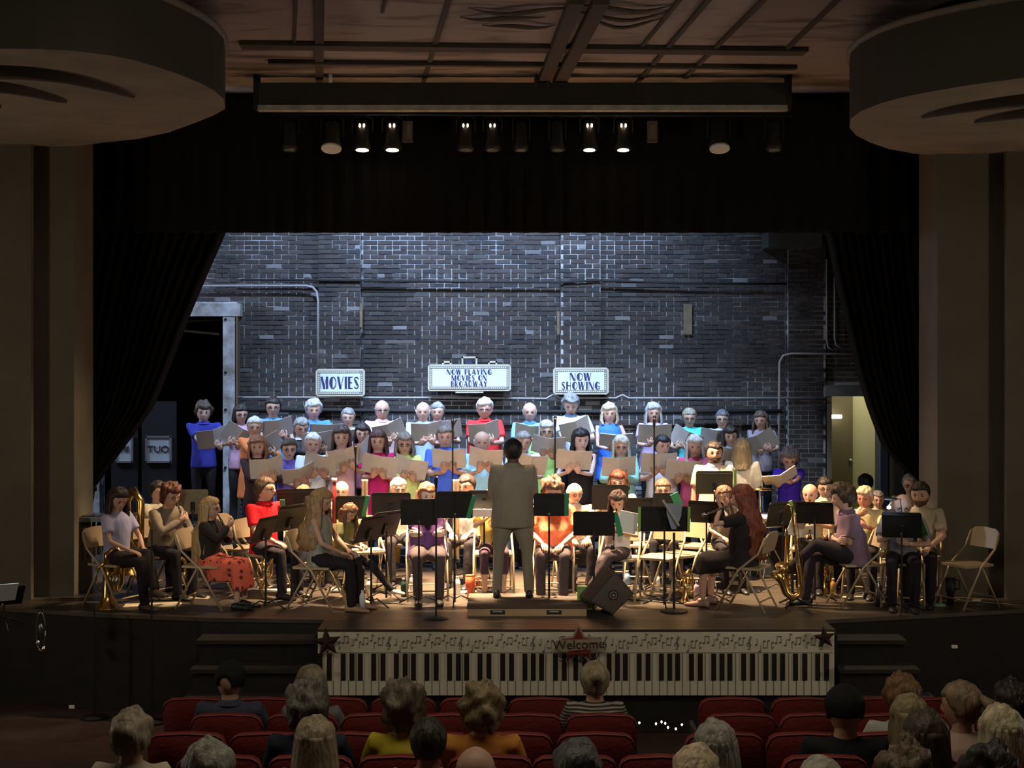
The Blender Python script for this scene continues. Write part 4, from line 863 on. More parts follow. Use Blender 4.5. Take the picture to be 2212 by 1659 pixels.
for loc, yaw, lb in SEATED:
    R = Matrix.Rotation(math.radians(yaw), 3, 'Z'); q = loc+R @ V((0, .03, 0)); words = lb.split(',')[0].split(' ')
    words = words[:11]
    while words[-1] in ('the', 'a', 'of', 'to', 'in', 'and', 'with', 'behind', 'by', 'just', 'between', 'above', 'over', 'before', 'its', 'short', 'tan', 'black', 'cream', 'tan-brown', 'reading', 'looking', 'brightly', 'round', 'small', 'grey', 'very'): words.pop()
    chair((q.x, q.y, 0), yaw, 'beige folding chair under the '+' '.join(words))
def floorpt(x, D): return V(((x-CX)*D/F, D, 0))
chair(floorpt(2088, 16.95), -62, 'empty beige folding chair at the far right of the stage')
for x, D, a, lb in ((512, 18.3, 60, 'empty beige folding chair behind the woman with the coral skirt'), (1425, 17.5, -30, 'empty beige folding chair under the wide stand, right of the white-topped clarinettist'),
                    (1470, 17.75, -42, 'empty beige folding chair left of the redhead, nearest her'), (1500, 18.5, -20, 'empty beige folding chair behind the redhead'), (790, 18.0, 20, 'empty beige folding chair behind the girl in olive'),
                    (1395, 18.6, -12, 'empty beige folding chair behind the wide right-centre stand')):
    chair(floorpt(x, D), a, lb)

# ================================================================ MUSIC STANDS
GREEN = mat('green_folder', (.03, .24, .11), .6); LGREEN = mat('light_green_folder', (.22, .42, .10), .6)
def stand(x, y, D, tilt=18, yaw=0, w=.48, h=.31, label='', col=None, pole=None):
    c = P(x, y, D); t = thing('music_stand', label, 'music stand', (c.x, D, 0), math.radians(yaw), 'black music stands')
    M = Matrix.Translation((0, 0, c.z)) @ RX(tilt); dm = col or STANDM
    a = MB(); a.poly([(-w/2, -h/2), (w/2, -h/2), (w/2, h/2-.02), (w/2-.02, h/2), (-w/2+.02, h/2), (-w/2, h/2-.02)], -.002, .002); a.box((0, -.006, h/2-.035), (w-.02, .006, .006))
    a.xf(M).obj('desk', [dm], t)
    MB().box((0, .03, -h/2), (w, .06, .004)).xf(M).obj('shelf', [dm], t)
    MB().box((0, -.012, -.06), (.05, .02, .12)).xf(M).obj('bracket', [STANDM], t)
    k = M @ V((0, -.03, -.10)); MB().ell(k, (.016, .014, .016), 8, 6).obj('knob', [CHROME], t, True)
    MB().tube([(0, -.012, .03), (0, -.012, c.z-.08)], [.013, .010], 8).obj('pole', [STANDM], t)
    for q in range(3):
        an = 2*PI*q/3+.5; v_ = V((math.cos(an), math.sin(an), 0)); MB().tube([V((0, -.012, .07)), V((0, -.012, .10))+v_*.08, v_*.26+V((0, 0, .012))], .008, 6).obj('leg', [STANDM], t, True)
    return t, M
def score(x, y, D, w, h, yaw, tilt, m, label, roll=0):
    c = P(x, y, D); o = MB().box((0, 0, 0), (w, .012, h)).box((0, -.0075, 0), (w*.06, .002, h)).obj('band_folder', [m]); o.location = c
    o.rotation_euler = (Matrix.Rotation(math.radians(yaw), 3, 'Z') @ Matrix.Rotation(math.radians(roll), 3, 'Y') @ Matrix.Rotation(math.radians(tilt), 3, 'X')).to_euler(); return tag(o, label, 'folder', 'band folders on the stands')
for a in ((572, 1143, 16.75, 22, 72, .48, .30, 'tilted black music stand before the woman in the coral skirt'), (628, 1118, 17.2, 26, 55, .48, .34, 'tilted black music stand left of the woman in the grey sleeveless top'),
          (800, 1142, 16.9, 24, 58, .46, .32, 'left one of two edge-on black stands in front of the olive girl'), (833, 1132, 17.35, 22, 52, .46, .32, 'right one of two edge-on black stands in front of the olive girl'),
          (905, 1106, 17.0, 12, 2, .41, .30, 'low black music stand in front of the purple flutist'), (982, 1090, 17.05, 12, 0, .40, .31, 'black music stand between the flutist and the conductor'),
          (845, 1088, 17.9, 12, 0, .46, .27, 'black music stand below the white-haired man left of centre'), (758, 1096, 17.9, 12, 6, .36, .28, 'black music stand hiding the bassoonist'),
          (1046, 1079, 17.6, 10, 0, .38, .22, 'black music stand touching the left side of the conductor'), (1186, 1090, 16.95, 10, 0, .34, .26, 'black music stand just right of the conductor'),
          (1283, 1131, 16.85, 14, -4, .46, .28, 'low black music stand between the orange shirt and the dark-haired clarinettist'), (1435, 1121, 16.9, 14, 0, .54, .29, 'wide black music stand right of the dark-haired clarinettist'),
          (1318, 1074, 17.9, 10, 0, .43, .30, 'black music stand below the woman with the auburn bob'), (1436, 1083, 17.9, 10, 0, .28, .20, 'small dark stand below the sandy-haired man'),
          (1527, 1106, 17.2, 20, -28, .42, .27, 'black music stand facing the redhead'), (1760, 1108, 17.2, 16, -18, .42, .26, 'tilted black music stand before the boy in mauve'),
          (1690, 1110, 17.9, 14, 30, .44, .30, 'dark music stand between the redhead and the lit bald man'), (1948, 1134, 16.55, 18, -16, .42, .30, 'black music stand in front of the bald man in grey at the right'),
          (642, 1084, 18.2, 12, 10, .48, .32, 'dark stand hiding the player with tan-brown hair'), (1385, 1100, 18.0, 10, 8, .40, .28, 'black music stand behind the wide right-centre one'),
          (1245, 1205, 18.6, 12, 0, .30, .20, 'low stand deep behind the orange shirt')):
    stand(*a[:7], label=a[7])
stand(1543, 1042, 18.2, 8, 0, .44, .28, 'stand with an olive sheen in front of the bearded young man', mat('stand_sheen_tint', (.06, .055, .03), .5))  # stage light on the black desk is put into its colour
stand(416, 1084, 17.9, 14, 10, .36, .30, 'olive-lit music stand behind the auburn-haired clarinettist', mat('stand_lit', (.20, .19, .12), .6))  # lit look of this desk comes from a lighter base colour
stand(8, 1287, 15.6, 40, 30, .40, .28, 'black music stand at the left end of the stage front')
o = MB().box((0, 0, 0), (.26, .006, .25)).obj('paper', [mat('bluish_paper', (.75, .85, .85), .8)]); o.location = P(8, 1280, 15.52); o.rotation_euler = (math.radians(40), 0, math.radians(30)); tag(o, 'pale sheet of paper on the stand at the far left', 'paper')
score(1221, 1090, 16.98, .08, .26, 0, 10, GREEN, 'green folder edge right beside the conductor')
score(1018, 1095, 17.0, .05, .27, 0, 10, GREEN, 'green folder edge at the right end of the stand left of the conductor', 16)
score(790, 1093, 17.8, .05, .26, 0, 10, GREEN, 'green folder edge behind the olive girl', 14)
score(1335, 1133, 16.9, .06, .27, 0, 12, GREEN, 'green folder edge beside the lit white sheet', -14)
score(1381, 1122, 16.84, .03, .29, 0, 12, LGREEN, 'left light green strip on the wide right-centre stand')
score(1488, 1122, 16.84, .03, .29, 0, 12, LGREEN, 'right light green strip on the wide right-centre stand')
score(1462, 1079, 17.8, .10, .16, 0, 10, GREEN, 'small green folder beside the sandy-haired man', -24)
score(1588, 1040, 18.15, .03, .29, 0, 6, LGREEN, 'light green strip beside the bearded man')
score(1713, 1105, 17.7, .04, .27, 0, 12, LGREEN, 'light green strip on the dark stand left of the lit bald man', -16)
score(1988, 1134, 16.6, .08, .27, -16, 16, mat('dark_green', (.02, .10, .02), .6), 'dark green folder on the far right stand', -20)
score(610, 1090, 17.9, .06, .12, 0, 12, GREEN, 'small green folder behind the red polo')
for x, y, D, w_, h_, r_, lb in ((1356, 1128, 17.05, .22, .26, 12, 'brightly lit white sheet held by the dark-haired clarinettist'), (1040, 1108, 17.5, .26, .10, 0, 'lit cream sheet left of the conductor'), (1722, 1135, 17.6, .18, .28, 16, 'lit cream paper below the strip stand at the right'), (1745, 1145, 17.9, .16, .12, -8, 'lit cream paper behind the raised knee of the boy in mauve')):
    o = MB().box((0, 0, 0), (w_, .008, h_)).obj('sheet_music', [WHITE]); o.location = P(x, y, D); o.rotation_euler = (math.radians(22), math.radians(r_), 0); tag(o, lb, 'sheet music')

# ================================================================ MICROPHONES
def mic(x, ytop, D, base, label, boom=None, floor_y=None):
    zt = P(x, ytop, D).z; X = (x-CX)*D/F; t = thing('microphone_stand', label, 'microphone stand', (X, D, base), 0, 'tall microphone stands')
    MB().tube([(0, 0, .03), (0, 0, zt-base-.12)], .010, 8).obj('pole', [STANDM], t); MB().lathe([(.14, 0), (.14, .015), (.10, .03), (.02, .04)], 20).obj('round_base', [STANDM], t)
    MB().tube([(0, 0, zt-base-.12), (0, -.02, zt-base-.02)], [.014, .02], 10).obj('microphone', [METAL], t); MB().ell((0, -.024, zt-base), (.024, .024, .028), 10, 7).obj('grille', [CHROME], t)
    if boom: MB().tube([(0, 0, zt-base-.1), boom], .008, 6).obj('boom_arm', [STANDM], t)
mic(942, 1030, 16.1, 0, 'tall straight microphone stand with round base left of the podium')
mic(1199, 902, 19.3, 0, 'microphone stand before the woman in light green'); mic(1413, 902, 19.3, 0, 'microphone stand before the woman in lilac')
mic(978, 905, 19.35, 0, 'microphone stand before the man in royal blue', (.05, -.05, 1.95)); mic(768, 962, 19.3, 0, 'microphone stand before the dark-haired woman in pale pink')
t = thing('boom_stand', 'black stand with a pale slanted tube in front of the wide right-centre stand', 'stand', floorpt(1456, 16.6))
MB().tube([(0, 0, .02), (0, 0, .86)], .014).obj('pole', [STANDM], t); MB().lathe([(.15, 0), (.15, .015), (.02, .04)], 20).obj('round_base', [STANDM], t)
a, b_ = P(1432, 1080, 16.55)-t.location, P(1467, 1136, 16.5)-t.location; MB().tube([a, b_], .014).obj('slanted_tube', [mat('grey_tube', (.45, .44, .4), .4, .5)], t)
MB().poly([(-.09, 1.18), (.09, 1.18), (.075, 1.04), (.02, .90), (-.03, .90), (-.08, 1.06)], -.02, -.012).obj('plate', [mat('blue_grey_plate', (.16, .19, .24), .5)], t)

# ================================================================ PODIUM, MONITOR
x0, x1 = P(1010, 1312, 16.35).x, P(1267, 1312, 16.35).x; xc, W_ = (x0+x1)/2, x1-x0
t = thing('podium', 'low conductor podium with dark carpet on top and two recessed handles', 'podium', (xc, 16.8, 0))
MB().box((0, 0, .04), (W_, .92, .08)).obj('base', [mat('podium_plywood', (.42, .29, .15), .6, var=.12)], t)
MB().box((0, 0, .085), (W_+.02, .94, .012)).obj('carpet', [mat('podium_carpet', (.075, .058, .045), .95, bump=.3, bscale=90)], t)
for hx in (1075, 1197):
    q = P(hx, 1320, 16.35).x-xc; h_ = MB().box((q, -.462, .04), (.16, .006, .045)).obj('handle_recess', [BLACK], t); MB().box((q, -.468, .05), (.10, .012, .014)).obj('handle', [mat('handle_steel', (.45, .40, .3), .4, .6)], h_)
mw = thing('stage_monitor', 'black wedge loudspeaker standing on its corner beside the podium', 'speaker', floorpt(1318, 16.4), math.radians(14))
MB().poly([(-.24, .16), (.03, .0), (.27, .22), (.05, .47)][::-1], -.0, .36).obj('cabinet', [mat('speaker_carpet', (.05, .043, .035), .9, bump=.3, bscale=120)], mw)
MB().poly([(-.215, .165), (.03, .02), (.25, .22), (.05, .445)][::-1], -.012, .0).obj('grille', [mat('speaker_grille', (.085, .072, .055), .7, bump=.5, bscale=160)], mw)
lg = MB().disc((.03, -.016, .215), .055, .008, 24).obj('badge', [BLACK], mw); MB().tube([(.03+.036*math.cos(a), -.022, .215+.036*math.sin(a)) for a in (2*PI*j/16 for j in range(17))], .005, 6).obj('ring_mark', [mat('badge_grey', (.28, .26, .22), .5)], lg); MB().disc((.03, -.022, .215), .014, .008, 12).obj('dot_mark', [mat('badge_grey', (.28, .26, .22), .5)], lg)
for q in ((-.07, .10), (.0, .42), (.12, .12)): MB().disc((q[0], -.014, q[1]), .008, .006, 8).obj('screw', [CHROME], mw)
o = MB().box((0, 0, .12), (.22, .03, .24)).obj('binder', [LGREEN]); o.location = floorpt(1268, 16.85); o.rotation_euler = (0, 0, .3); tag(o, 'light green binder standing behind the stage monitor', 'binder')

# ================================================================ INSTRUMENTS
def brass_big(x, D, label, h=.62, yaw=0, name='euphonium', z0=0.0, tilt=0):
    t = thing(name, label, 'brass instrument', floorpt(x, D)+V((0, 0, z0)), math.radians(yaw)); s_ = h/.62
    MB().lathe([(.14*s_, .0), (.135*s_, .006), (.09*s_, .04*s_), (.055*s_, .12*s_), (.045*s_, .30*s_), (.04*s_, .45*s_)], 24).obj('bell', [BRASS], t, True)
    MB().tube([(0, 0, .43*s_), (.0, 0, .55*s_), (.08*s_, 0, .62*s_), (.15*s_, 0, .54*s_), (.15*s_, 0, .25*s_), (.10*s_, 0, .16*s_), (.05*s_, 0, .26*s_), (.06*s_, .02, .44*s_), (.11*s_, .03, .46*s_), (.115*s_, .03, .3*s_)], [.04*s_, .038*s_, .034*s_, .03*s_, .024*s_, .02*s_, .016*s_, .013*s_, .011*s_, .01*s_], 10).obj('tubing', [BRASS], t, True)
    for q in range(3): MB().tube([(.02*s_+.035*q*s_, -.06*s_, .2*s_), (.02*s_+.035*q*s_, -.06*s_, .36*s_)], .014*s_, 10).obj('valve', [mat('silver_brass', (.7, .62, .4), .25, 1)], t, True)
    MB().tube([(-.06*s_, -.04*s_, .18*s_), (-.12*s_, -.05*s_, .26*s_), (-.11*s_, -.04*s_, .42*s_), (-.04*s_, -.03*s_, .46*s_)], .012*s_, 8).obj('slide', [BRASS], t, True)
brass_big(232, 16.85, 'gold euphonium standing on its bell at the left front of the band', .66, 20)
brass_big(272, 17.55, 'tall dull gold tuba behind the girl in lilac', .95, -30, 'tuba', .28)
brass_big(385, 17.9, 'gold horn on the floor behind the woman with the coral skirt', .4, 50, 'horn')
brass_big(1780, 17.9, 'small gold horn on the floor below the chair of the boy in mauve', .36, 0, 'horn')
brass_big(1480, 17.2, 'gold trombone bell on the floor left of the redhead', .36, 10, 'horn')
brass_big(570, 18.3, 'gold horn on the floor behind the legs of the red polo player', .4, 10, 'horn')
def sax(x, D, label, h=.78, yaw=0, tilt=10, z0=.1):
    t = thing('saxophone', label, 'saxophone', floorpt(x, D)+V((0, 0, z0)), math.radians(yaw)); R = RY(tilt)
    b = MB().tube([(-.02, 0, h), (.03, 0, h+.06), (.08, 0, h+.02), (.07, 0, h-.1), (.05, 0, .18), (.02, 0, .06), (-.06, 0, .03), (-.12, 0, .10), (-.15, 0, .24), (-.19, 0, .34)], [.008, .010, .014, .018, .032, .038, .042, .045, .052, .085], 14); b.xf(R).obj('body_tube', [BRASS], t, True)
    for q in range(9): MB().disc((.055-.002*q, -.04, h-.18-.055*q), .018, .012, 10).xf(R).obj('key', [mat('silver_brass', (.7, .62, .4), .25, 1)], t)
    MB().tube([(.10, -.03, h-.15), (.09, -.035, .2)], .004, 6).xf(R).obj('rod', [BRASS], t)
    MB().tube([(-.02, 0, h), (-.08, 0, h-.02)], [.008, .012], 8).xf(R).obj('mouthpiece', [BLACK], t)
    return t
sax(1725, 16.75, 'tall baritone saxophone standing before the boy in mauve', 1.0, 0, -8)
sax(1697, 17.1, 'second saxophone with its round gold bell facing out, right of the redhead', .66, 70, 0, .12)
t = thing('instrument_stand', 'low black tripod stand under the tall saxophone', 'stand', floorpt(1712, 16.95)); MB().tube([(0, 0, .05), (0, 0, .45)], .015).obj('post', [STANDM], t)
for q in range(3): MB().tube([(0, 0, .1), (.22*math.cos(2.1*q), .22*math.sin(2.1*q), .01)], .012, 6).obj('leg', [STANDM], t)
def clarinet(p, d, L, label, m=BLACK, nm='clarinet', cat='woodwind instrument', r=.012):
    t = thing(nm, label, cat, p); d = V(d).normalized(); q = d.to_track_quat('Z', 'Y').to_matrix().to_4x4()
    MB().lathe([(.007, 0), (.011, .05), (r, .1), (r, L-.08), (r*1.3, L-.05), (r*2.5, L)], 12).xf(q).obj('body_tube', [m], t, True)
    for k in range(5): MB().lathe([(r*1.25, L*(.18+.16*k)), (r*1.25, L*(.18+.16*k)+.012)], 12).xf(q).obj('ring', [CHROME], t)
def handmid(lb):
    r, s_, hc = ALLP[lb]; return r.matrix_world
bpy.context.view_layer.update()
def inst_for(key, mk, off=(0, -.27, .0), dr=(.0, -.5, -.86), L=.5, **kw):
    for lb, (r, s_, hc) in ALLP.items():
        if key in lb: 
            R = Matrix.Rotation(r.rotation_euler.z, 3, 'Z'); hh = V((hc.x, hc.y-.10*s_, hc.z-.06*s_)); p = r.location+R @ hh; clarinet(p, R @ V(dr), L, mk, **kw); return
inst_for('auburn-haired player with glasses', 'black clarinet of the auburn-haired player in beige')
inst_for('black cardigan', 'clarinet of the woman with the coral skirt', L=.42)
inst_for('cropped plum trousers', 'clarinet of the woman in yellow')
clarinet(P(958, 1112, 17.1), (.12, -.1, -1), .5, 'silver flute held upright by the flutist in purple', m=CHROME, nm='flute', r=.010)
inst_for('long wavy red hair', 'silver flute of the red-haired woman', dr=(.9, -.2, -.1), L=.62, m=CHROME, nm='flute', r=.010)
t = thing('bassoon', 'dark red bassoon with a pale top ring rising before the lit bald man', 'woodwind instrument', P(722, 1130, 18.3))
MB().tube([(0, 0, 0), (0, 0, .30), (0, 0, .50)], [.030, .026, .022], 12).obj('body_tube', [mat('bassoon_red', (.28, .02, .02), .35)], t, True); MB().tube([(0, 0, .50), (0, 0, .54)], [.030, .034], 12).obj('top_ring', [WHITE], t, True)
inst_for('dark-haired woman with bangs', 'clarinet of the dark-haired woman in white')
inst_for('lit behind a tilted stand', 'clarinet of the lit bald man at the right')
for x, y, D, lb in ((788, 1050, 18.4, 'pair of pale instrument joints rising behind the left stands'), (985, 1050, 18.4, 'pair of pale instrument joints rising left of the teenage boy')):
    t = thing('bassoon_joint', lb, 'woodwind instrument', floorpt(x, D)); z = P(x, y-14, D).z
    for k in (-1, 1): MB().tube([(k*.02, 0, .3), (k*.02, 0, z-.02), (k*.02, 0, z)], [.02, .018, .022], 10).obj('joint', [mat('cream_wood', (.62, .50, .30), .4)], t, True)
    MB().box((0, 0, .3), (.1, .05, .04)).obj('boot', [BLACK], t)
# vibraphone at the back left, drum hardware at the right
vb = thing('vibraphone', 'long vibraphone with hanging tubes by the left curtain', 'percussion', floorpt(235, 18.05)-V((0, 0, 0)))
MB().box((0, 0, .86), (.85, .5, .05)).obj('frame', [mat('blue_steel', (.22, .26, .32), .35, .7)], vb)
for k in range(14): MB().box((-.39+.06*k, -.05, .90), (.045, .34-.01*k, .012)).obj('bar', [CHROME], vb)
for k in range(14): MB().tube([(-.39+.06*k, -.1, .82), (-.39+.06*k, -.1, .34+.02*k)], .022, 10).obj('resonator_tube', [mat('dull_steel', (.32, .32, .30), .35, .8)], vb, True)
for sx_ in (-.44, .44):
    for sy_ in (-.2, .2): MB().box((sx_, sy_, .43), (.03, .03, .86)).obj('leg', [METAL], vb)
    MB().box((sx_, 0, .12), (.03, .4, .03)).obj('stretcher', [METAL], vb)
xy = thing('drum_rack', 'bright drum hardware with a cymbal stand in front of the woman in violet blue', 'percussion', floorpt(1662, 18.9))
MB().lathe([(.19, .66), (.19, .80), (.0, .80)], 24).obj('drum_shell', [CHROME], xy, True); MB().lathe([(.185, .802), (.0, .806)], 24).obj('drum_head', [WHITE], xy)
for q in range(3): MB().tube([(0, 0, .5), (.24*math.cos(2.1*q), .24*math.sin(2.1*q), .01)], .010, 6).obj('leg', [CHROME], xy)
MB().tube([(0, 0, .3), (0, 0, .66)], .014).obj('post', [CHROME], xy)
MB().tube([(-.1, .1, 0), (-.1, .1, 1.12)], .011).obj('cymbal_pole', [CHROME], xy); MB().lathe([(.2, 1.10), (.03, 1.13), (.0, 1.15)], 24, c=(-.1, .1, 0)).obj('cymbal', [BRASS], xy, True)
# amplifier cases and cases behind band
def tbl(x, D, w_, h_, label): 
    t = thing('equipment_case', label, 'case', floorpt(x, D)); MB().box((0, 0, h_/2), (w_, .4, h_)).obj('shell', [mat('case_black', (.025, .025, .03), .7)], t); 
    for q in (-1, 1): MB().box((q*w_*.48, -.205, h_/2), (.02, .01, h_)).obj('edge_trim', [mat('edge_steel', (.3, .3, .3), .4, .7)], t)
    MB().box((0, -.21, h_*.7), (.14, .012, .03)).obj('handle', [METAL], t)
tbl(530, 19.25, .5, .62, 'dark equipment case behind the red polo player'); tbl(470, 19.2, .45, .55, 'dark equipment case near the left doorway'); tbl(1660, 19.4, .55, .5, 'dark equipment case behind the drum hardware')

# ================================================================ SMALL THINGS ON THE STAGE FLOOR
def bottle(x, D, label, col=(.75, .8, .8), h=.21, capc=(.7, .7, .72), metal=0):
    t = thing('bottle', label, 'bottle', floorpt(x, D)); MB().lathe([(.0, 0), (.034, .0), (.034, h*.68), (.028, h*.78), (.014, h*.88), (.014, h*.94)], 14).obj('body_shell', [mat('bottle_'+('metal' if metal else 'plastic'), col, .2, metal)], t, True)
    MB().lathe([(.017, h*.93), (.017, h), (0, h)], 12).obj('lid', [mat('lid', capc, .4)], t)
for x, D, lb, c, m in ((797, 17.6, 'small clear bottle under the stands of the olive girl', (.7, .72, .7), 0), (783, 16.75, 'clear water bottle just behind the nude shoes, left front', (.75, .78, .8), 0), (872, 17.6, 'dark green metal bottle near the flutist', (.02, .06, .045), 0),
                       (835, 17.9, 'light green bottle behind the outstretched shoe', (.35, .6, .2), 0), (890, 17.9, 'white bottle behind the dark green one', (.8, .8, .75), 0), (988, 17.75, 'white bottle left of the orange tumbler', (.8, .8, .8), 0),
                       (1218, 17.9, 'clear bottle behind the feet of the orange shirt', (.6, .62, .6), 0), (1420, 18.0, 'clear bottle below the right-centre stands', (.7, .7, .66), 0), (1505, 17.4, 'lavender glass bottle beside the bare legs of the redhead', (.45, .35, .5), 0),
                       (1870, 17.5, 'steel bottle behind the chair of the boy in mauve', (.5, .5, .5), 1), (1898, 16.95, 'tall steel flask below the bald man in grey', (.5, .5, .5), 1), (1917, 17.1, 'second steel flask below the bald man in grey', (.5, .5, .5), 1), (1800, 17.6, 'amber bottle behind the chair of the boy in mauve', (.5, .25, .06), 0),
                       (1355, 18.2, 'blue bottle deep behind the podium', (.2, .3, .5), 0), (512, 16.75, 'small pale blue bottle by the black shoe at the left front', (.35, .45, .5), 0)):
    bottle(x, D, lb, c, .30 if 'flask' in lb else .21, metal=m)
t = thing('tumbler', 'orange-red insulated tumbler left of the conductor', 'tumbler', floorpt(1015, 17.45)); OR = mat('orange_red', (.75, .12, .045), .4)
MB().lathe([(0, 0), (.032, 0), (.034, .11), (.050, .14), (.053, .26), (0, .26)], 18).obj('cup', [OR], t, True); MB().tube([(.05, 0, .24), (.095, 0, .23), (.095, 0, .15), (.05, 0, .14)], .009, 8).obj('handle', [OR], t, True); MB().lathe([(.054, .258), (.054, .272), (0, .272)], 18).obj('lid', [OR], t)
t = thing('mug', 'black insulated mug with a handle on the floor by the empty right chair', 'mug', floorpt(2053, 17.05)); MB().lathe([(0, 0), (.036, 0), (.042, .13), (.055, .15), (.056, .30), (0, .30)], 18).obj('cup', [STANDM], t, True); MB().tube([(.05, 0, .28), (.10, 0, .27), (.10, 0, .18), (.05, 0, .17)], .009, 8).obj('handle', [STANDM], t, True)
for k, (x, D, w_, d_, rz, lb) in enumerate(((330, 17.0, .62, .22, .1, 'long cream paper on the floor by the crossed feet of the lilac girl'), (405, 17.5, .5, .12, -.1, 'cream paper on the floor behind the coral skirt chair'), (1225, 17.6, .30, .12, .1, 'white paper on the floor behind the conductor'), (1250, 17.75, .25, .12, -.2, 'white paper on the floor behind the low right stand'), (870, 17.95, .24, .16, .3, 'white paper under the stands near the dark green bottle'),
        (745, 18.1, .4, .15, 0, 'white paper on the floor behind the blonde woman in grey'), (1010, 17.9, .18, .12, .2, 'white paper behind the orange tumbler'), (2010, 17.0, .30, .12, 0, 'mint green folder lying by the empty right chair'), (1985, 17.3, .3, .1, .1, 'pale paper under the bearded man'), (600, 18.0, .34, .16, .2, 'cream paper on the floor by the feet of the red polo player'), (1840, 17.5, .25, .1, 0, 'pale papers on the floor behind the boy in mauve'), (2105, 17.3, .12, .05, .1, 'small white card behind the empty right chair'))):
    o = MB().box((0, 0, 0), (w_, d_, .006)).box((.02, .01, .006), (w_*.9, d_*.9, .006), 0, Matrix.Rotation(.1, 3, 'Z')).obj('paper', [mat('mint', (.2, .5, .42), .7) if 'mint' in lb else mat('cream_paper', (.75, .66, .48), .8)])
    o.location = floorpt(x, D)+V((0, 0, .004)); o.rotation_euler = (0, 0, rz); tag(o, lb, 'paper')
o = MB().tube([P(x, y, 9570/(y-YH))+V((0, 0, .012)) for x, y in ((1405, 1262), (1375, 1282), (1340, 1296), (1400, 1300), (1500, 1308), (1560, 1302), (1490, 1292), (1440, 1298), (1390, 1285))], .009, 6).obj('cable', [BLACK], None, True); tag(o, 'loose black cable coiled on the floor right of the monitor', 'cable')
o = MB().tube([P(2030, 1297, 17.3), P(2110, 1300, 17.25), P(2212, 1309, 17.0)], .010, 6).obj('cable', [mat('pale_cable', (.3, .28, .2), .7)], None, True); o.location.z = 0.0; tag(o, 'thin pale cable running along the floor at the far right', 'cable')
cl = thing('clip_light', 'small glowing blue-white lamp clipped on the far right stand', 'lamp', P(1920, 1096, 16.5)); MB().ell((0, 0, 0), (.022, .02, .018), 10, 7).obj('bulb', [mat('blue_led', (.6, .8, 1), .4, emit=(.55, .72, 1), estr=40)], cl); MB().tube([(0, .02, .02), (.05, .0, .08), (.13, .02, .09), (.16, .05, -.12)], .006, 6).obj('gooseneck', [STANDM], cl, True); MB().tube([(-.05, 0, .10), (.09, 0, .09)], [.018, .012], 8).obj('shade', [STANDM], cl)
gl = thing('shiny_object', 'small shiny metal and glass object against the stage front at the far left', 'ornament', P(88, 1410, 15.9))  # small shiny object of chrome loop and beads, not a lamp
MB().tube([(.03*math.cos(a)*1.6, 0, .22+.20*math.sin(a)) for a in (2*PI*j/20 for j in range(21))], .006, 6).obj('wire_loop', [CHROME], gl, True); MB().ell((-.03, 0, .10), (.025, .025, .03), 10, 7).obj('glass_bead', [CHROME], gl, True); MB().ell((.03, 0, .04), (.022, .022, .03), 10, 7).obj('glass_bead', [CHROME], gl, True); MB().ell((.0, 0, .25), (.03, .02, .05), 10, 7).obj('plate', [mat('dull_steel2', (.3, .3, .28), .3, .9)], gl, True); MB().tube([(0, .0, .42), (0, .35, .52)], .004, 5).obj('hook', [METAL], gl)
for k, (x, y0, D) in enumerate(((212, 1335, 16.3), (335, 1340, 16.1))):
    z0, z1 = floorz(16), P(x, 1140 if k else 1300, D).z; t = thing('microphone_pole', ('left' if k == 0 else 'right')+' one of two thin black poles standing before the stage, left side', 'pole', ((x-CX)*D/F, D-.15, -1.05)); MB().tube([(0, 0, .02), (0, 0, z1+1.05)], .010, 6).obj('pole', [BLACK], t); MB().lathe([(.14, 0), (.14, .02), (.01, .04)], 16).obj('round_base', [BLACK], t)

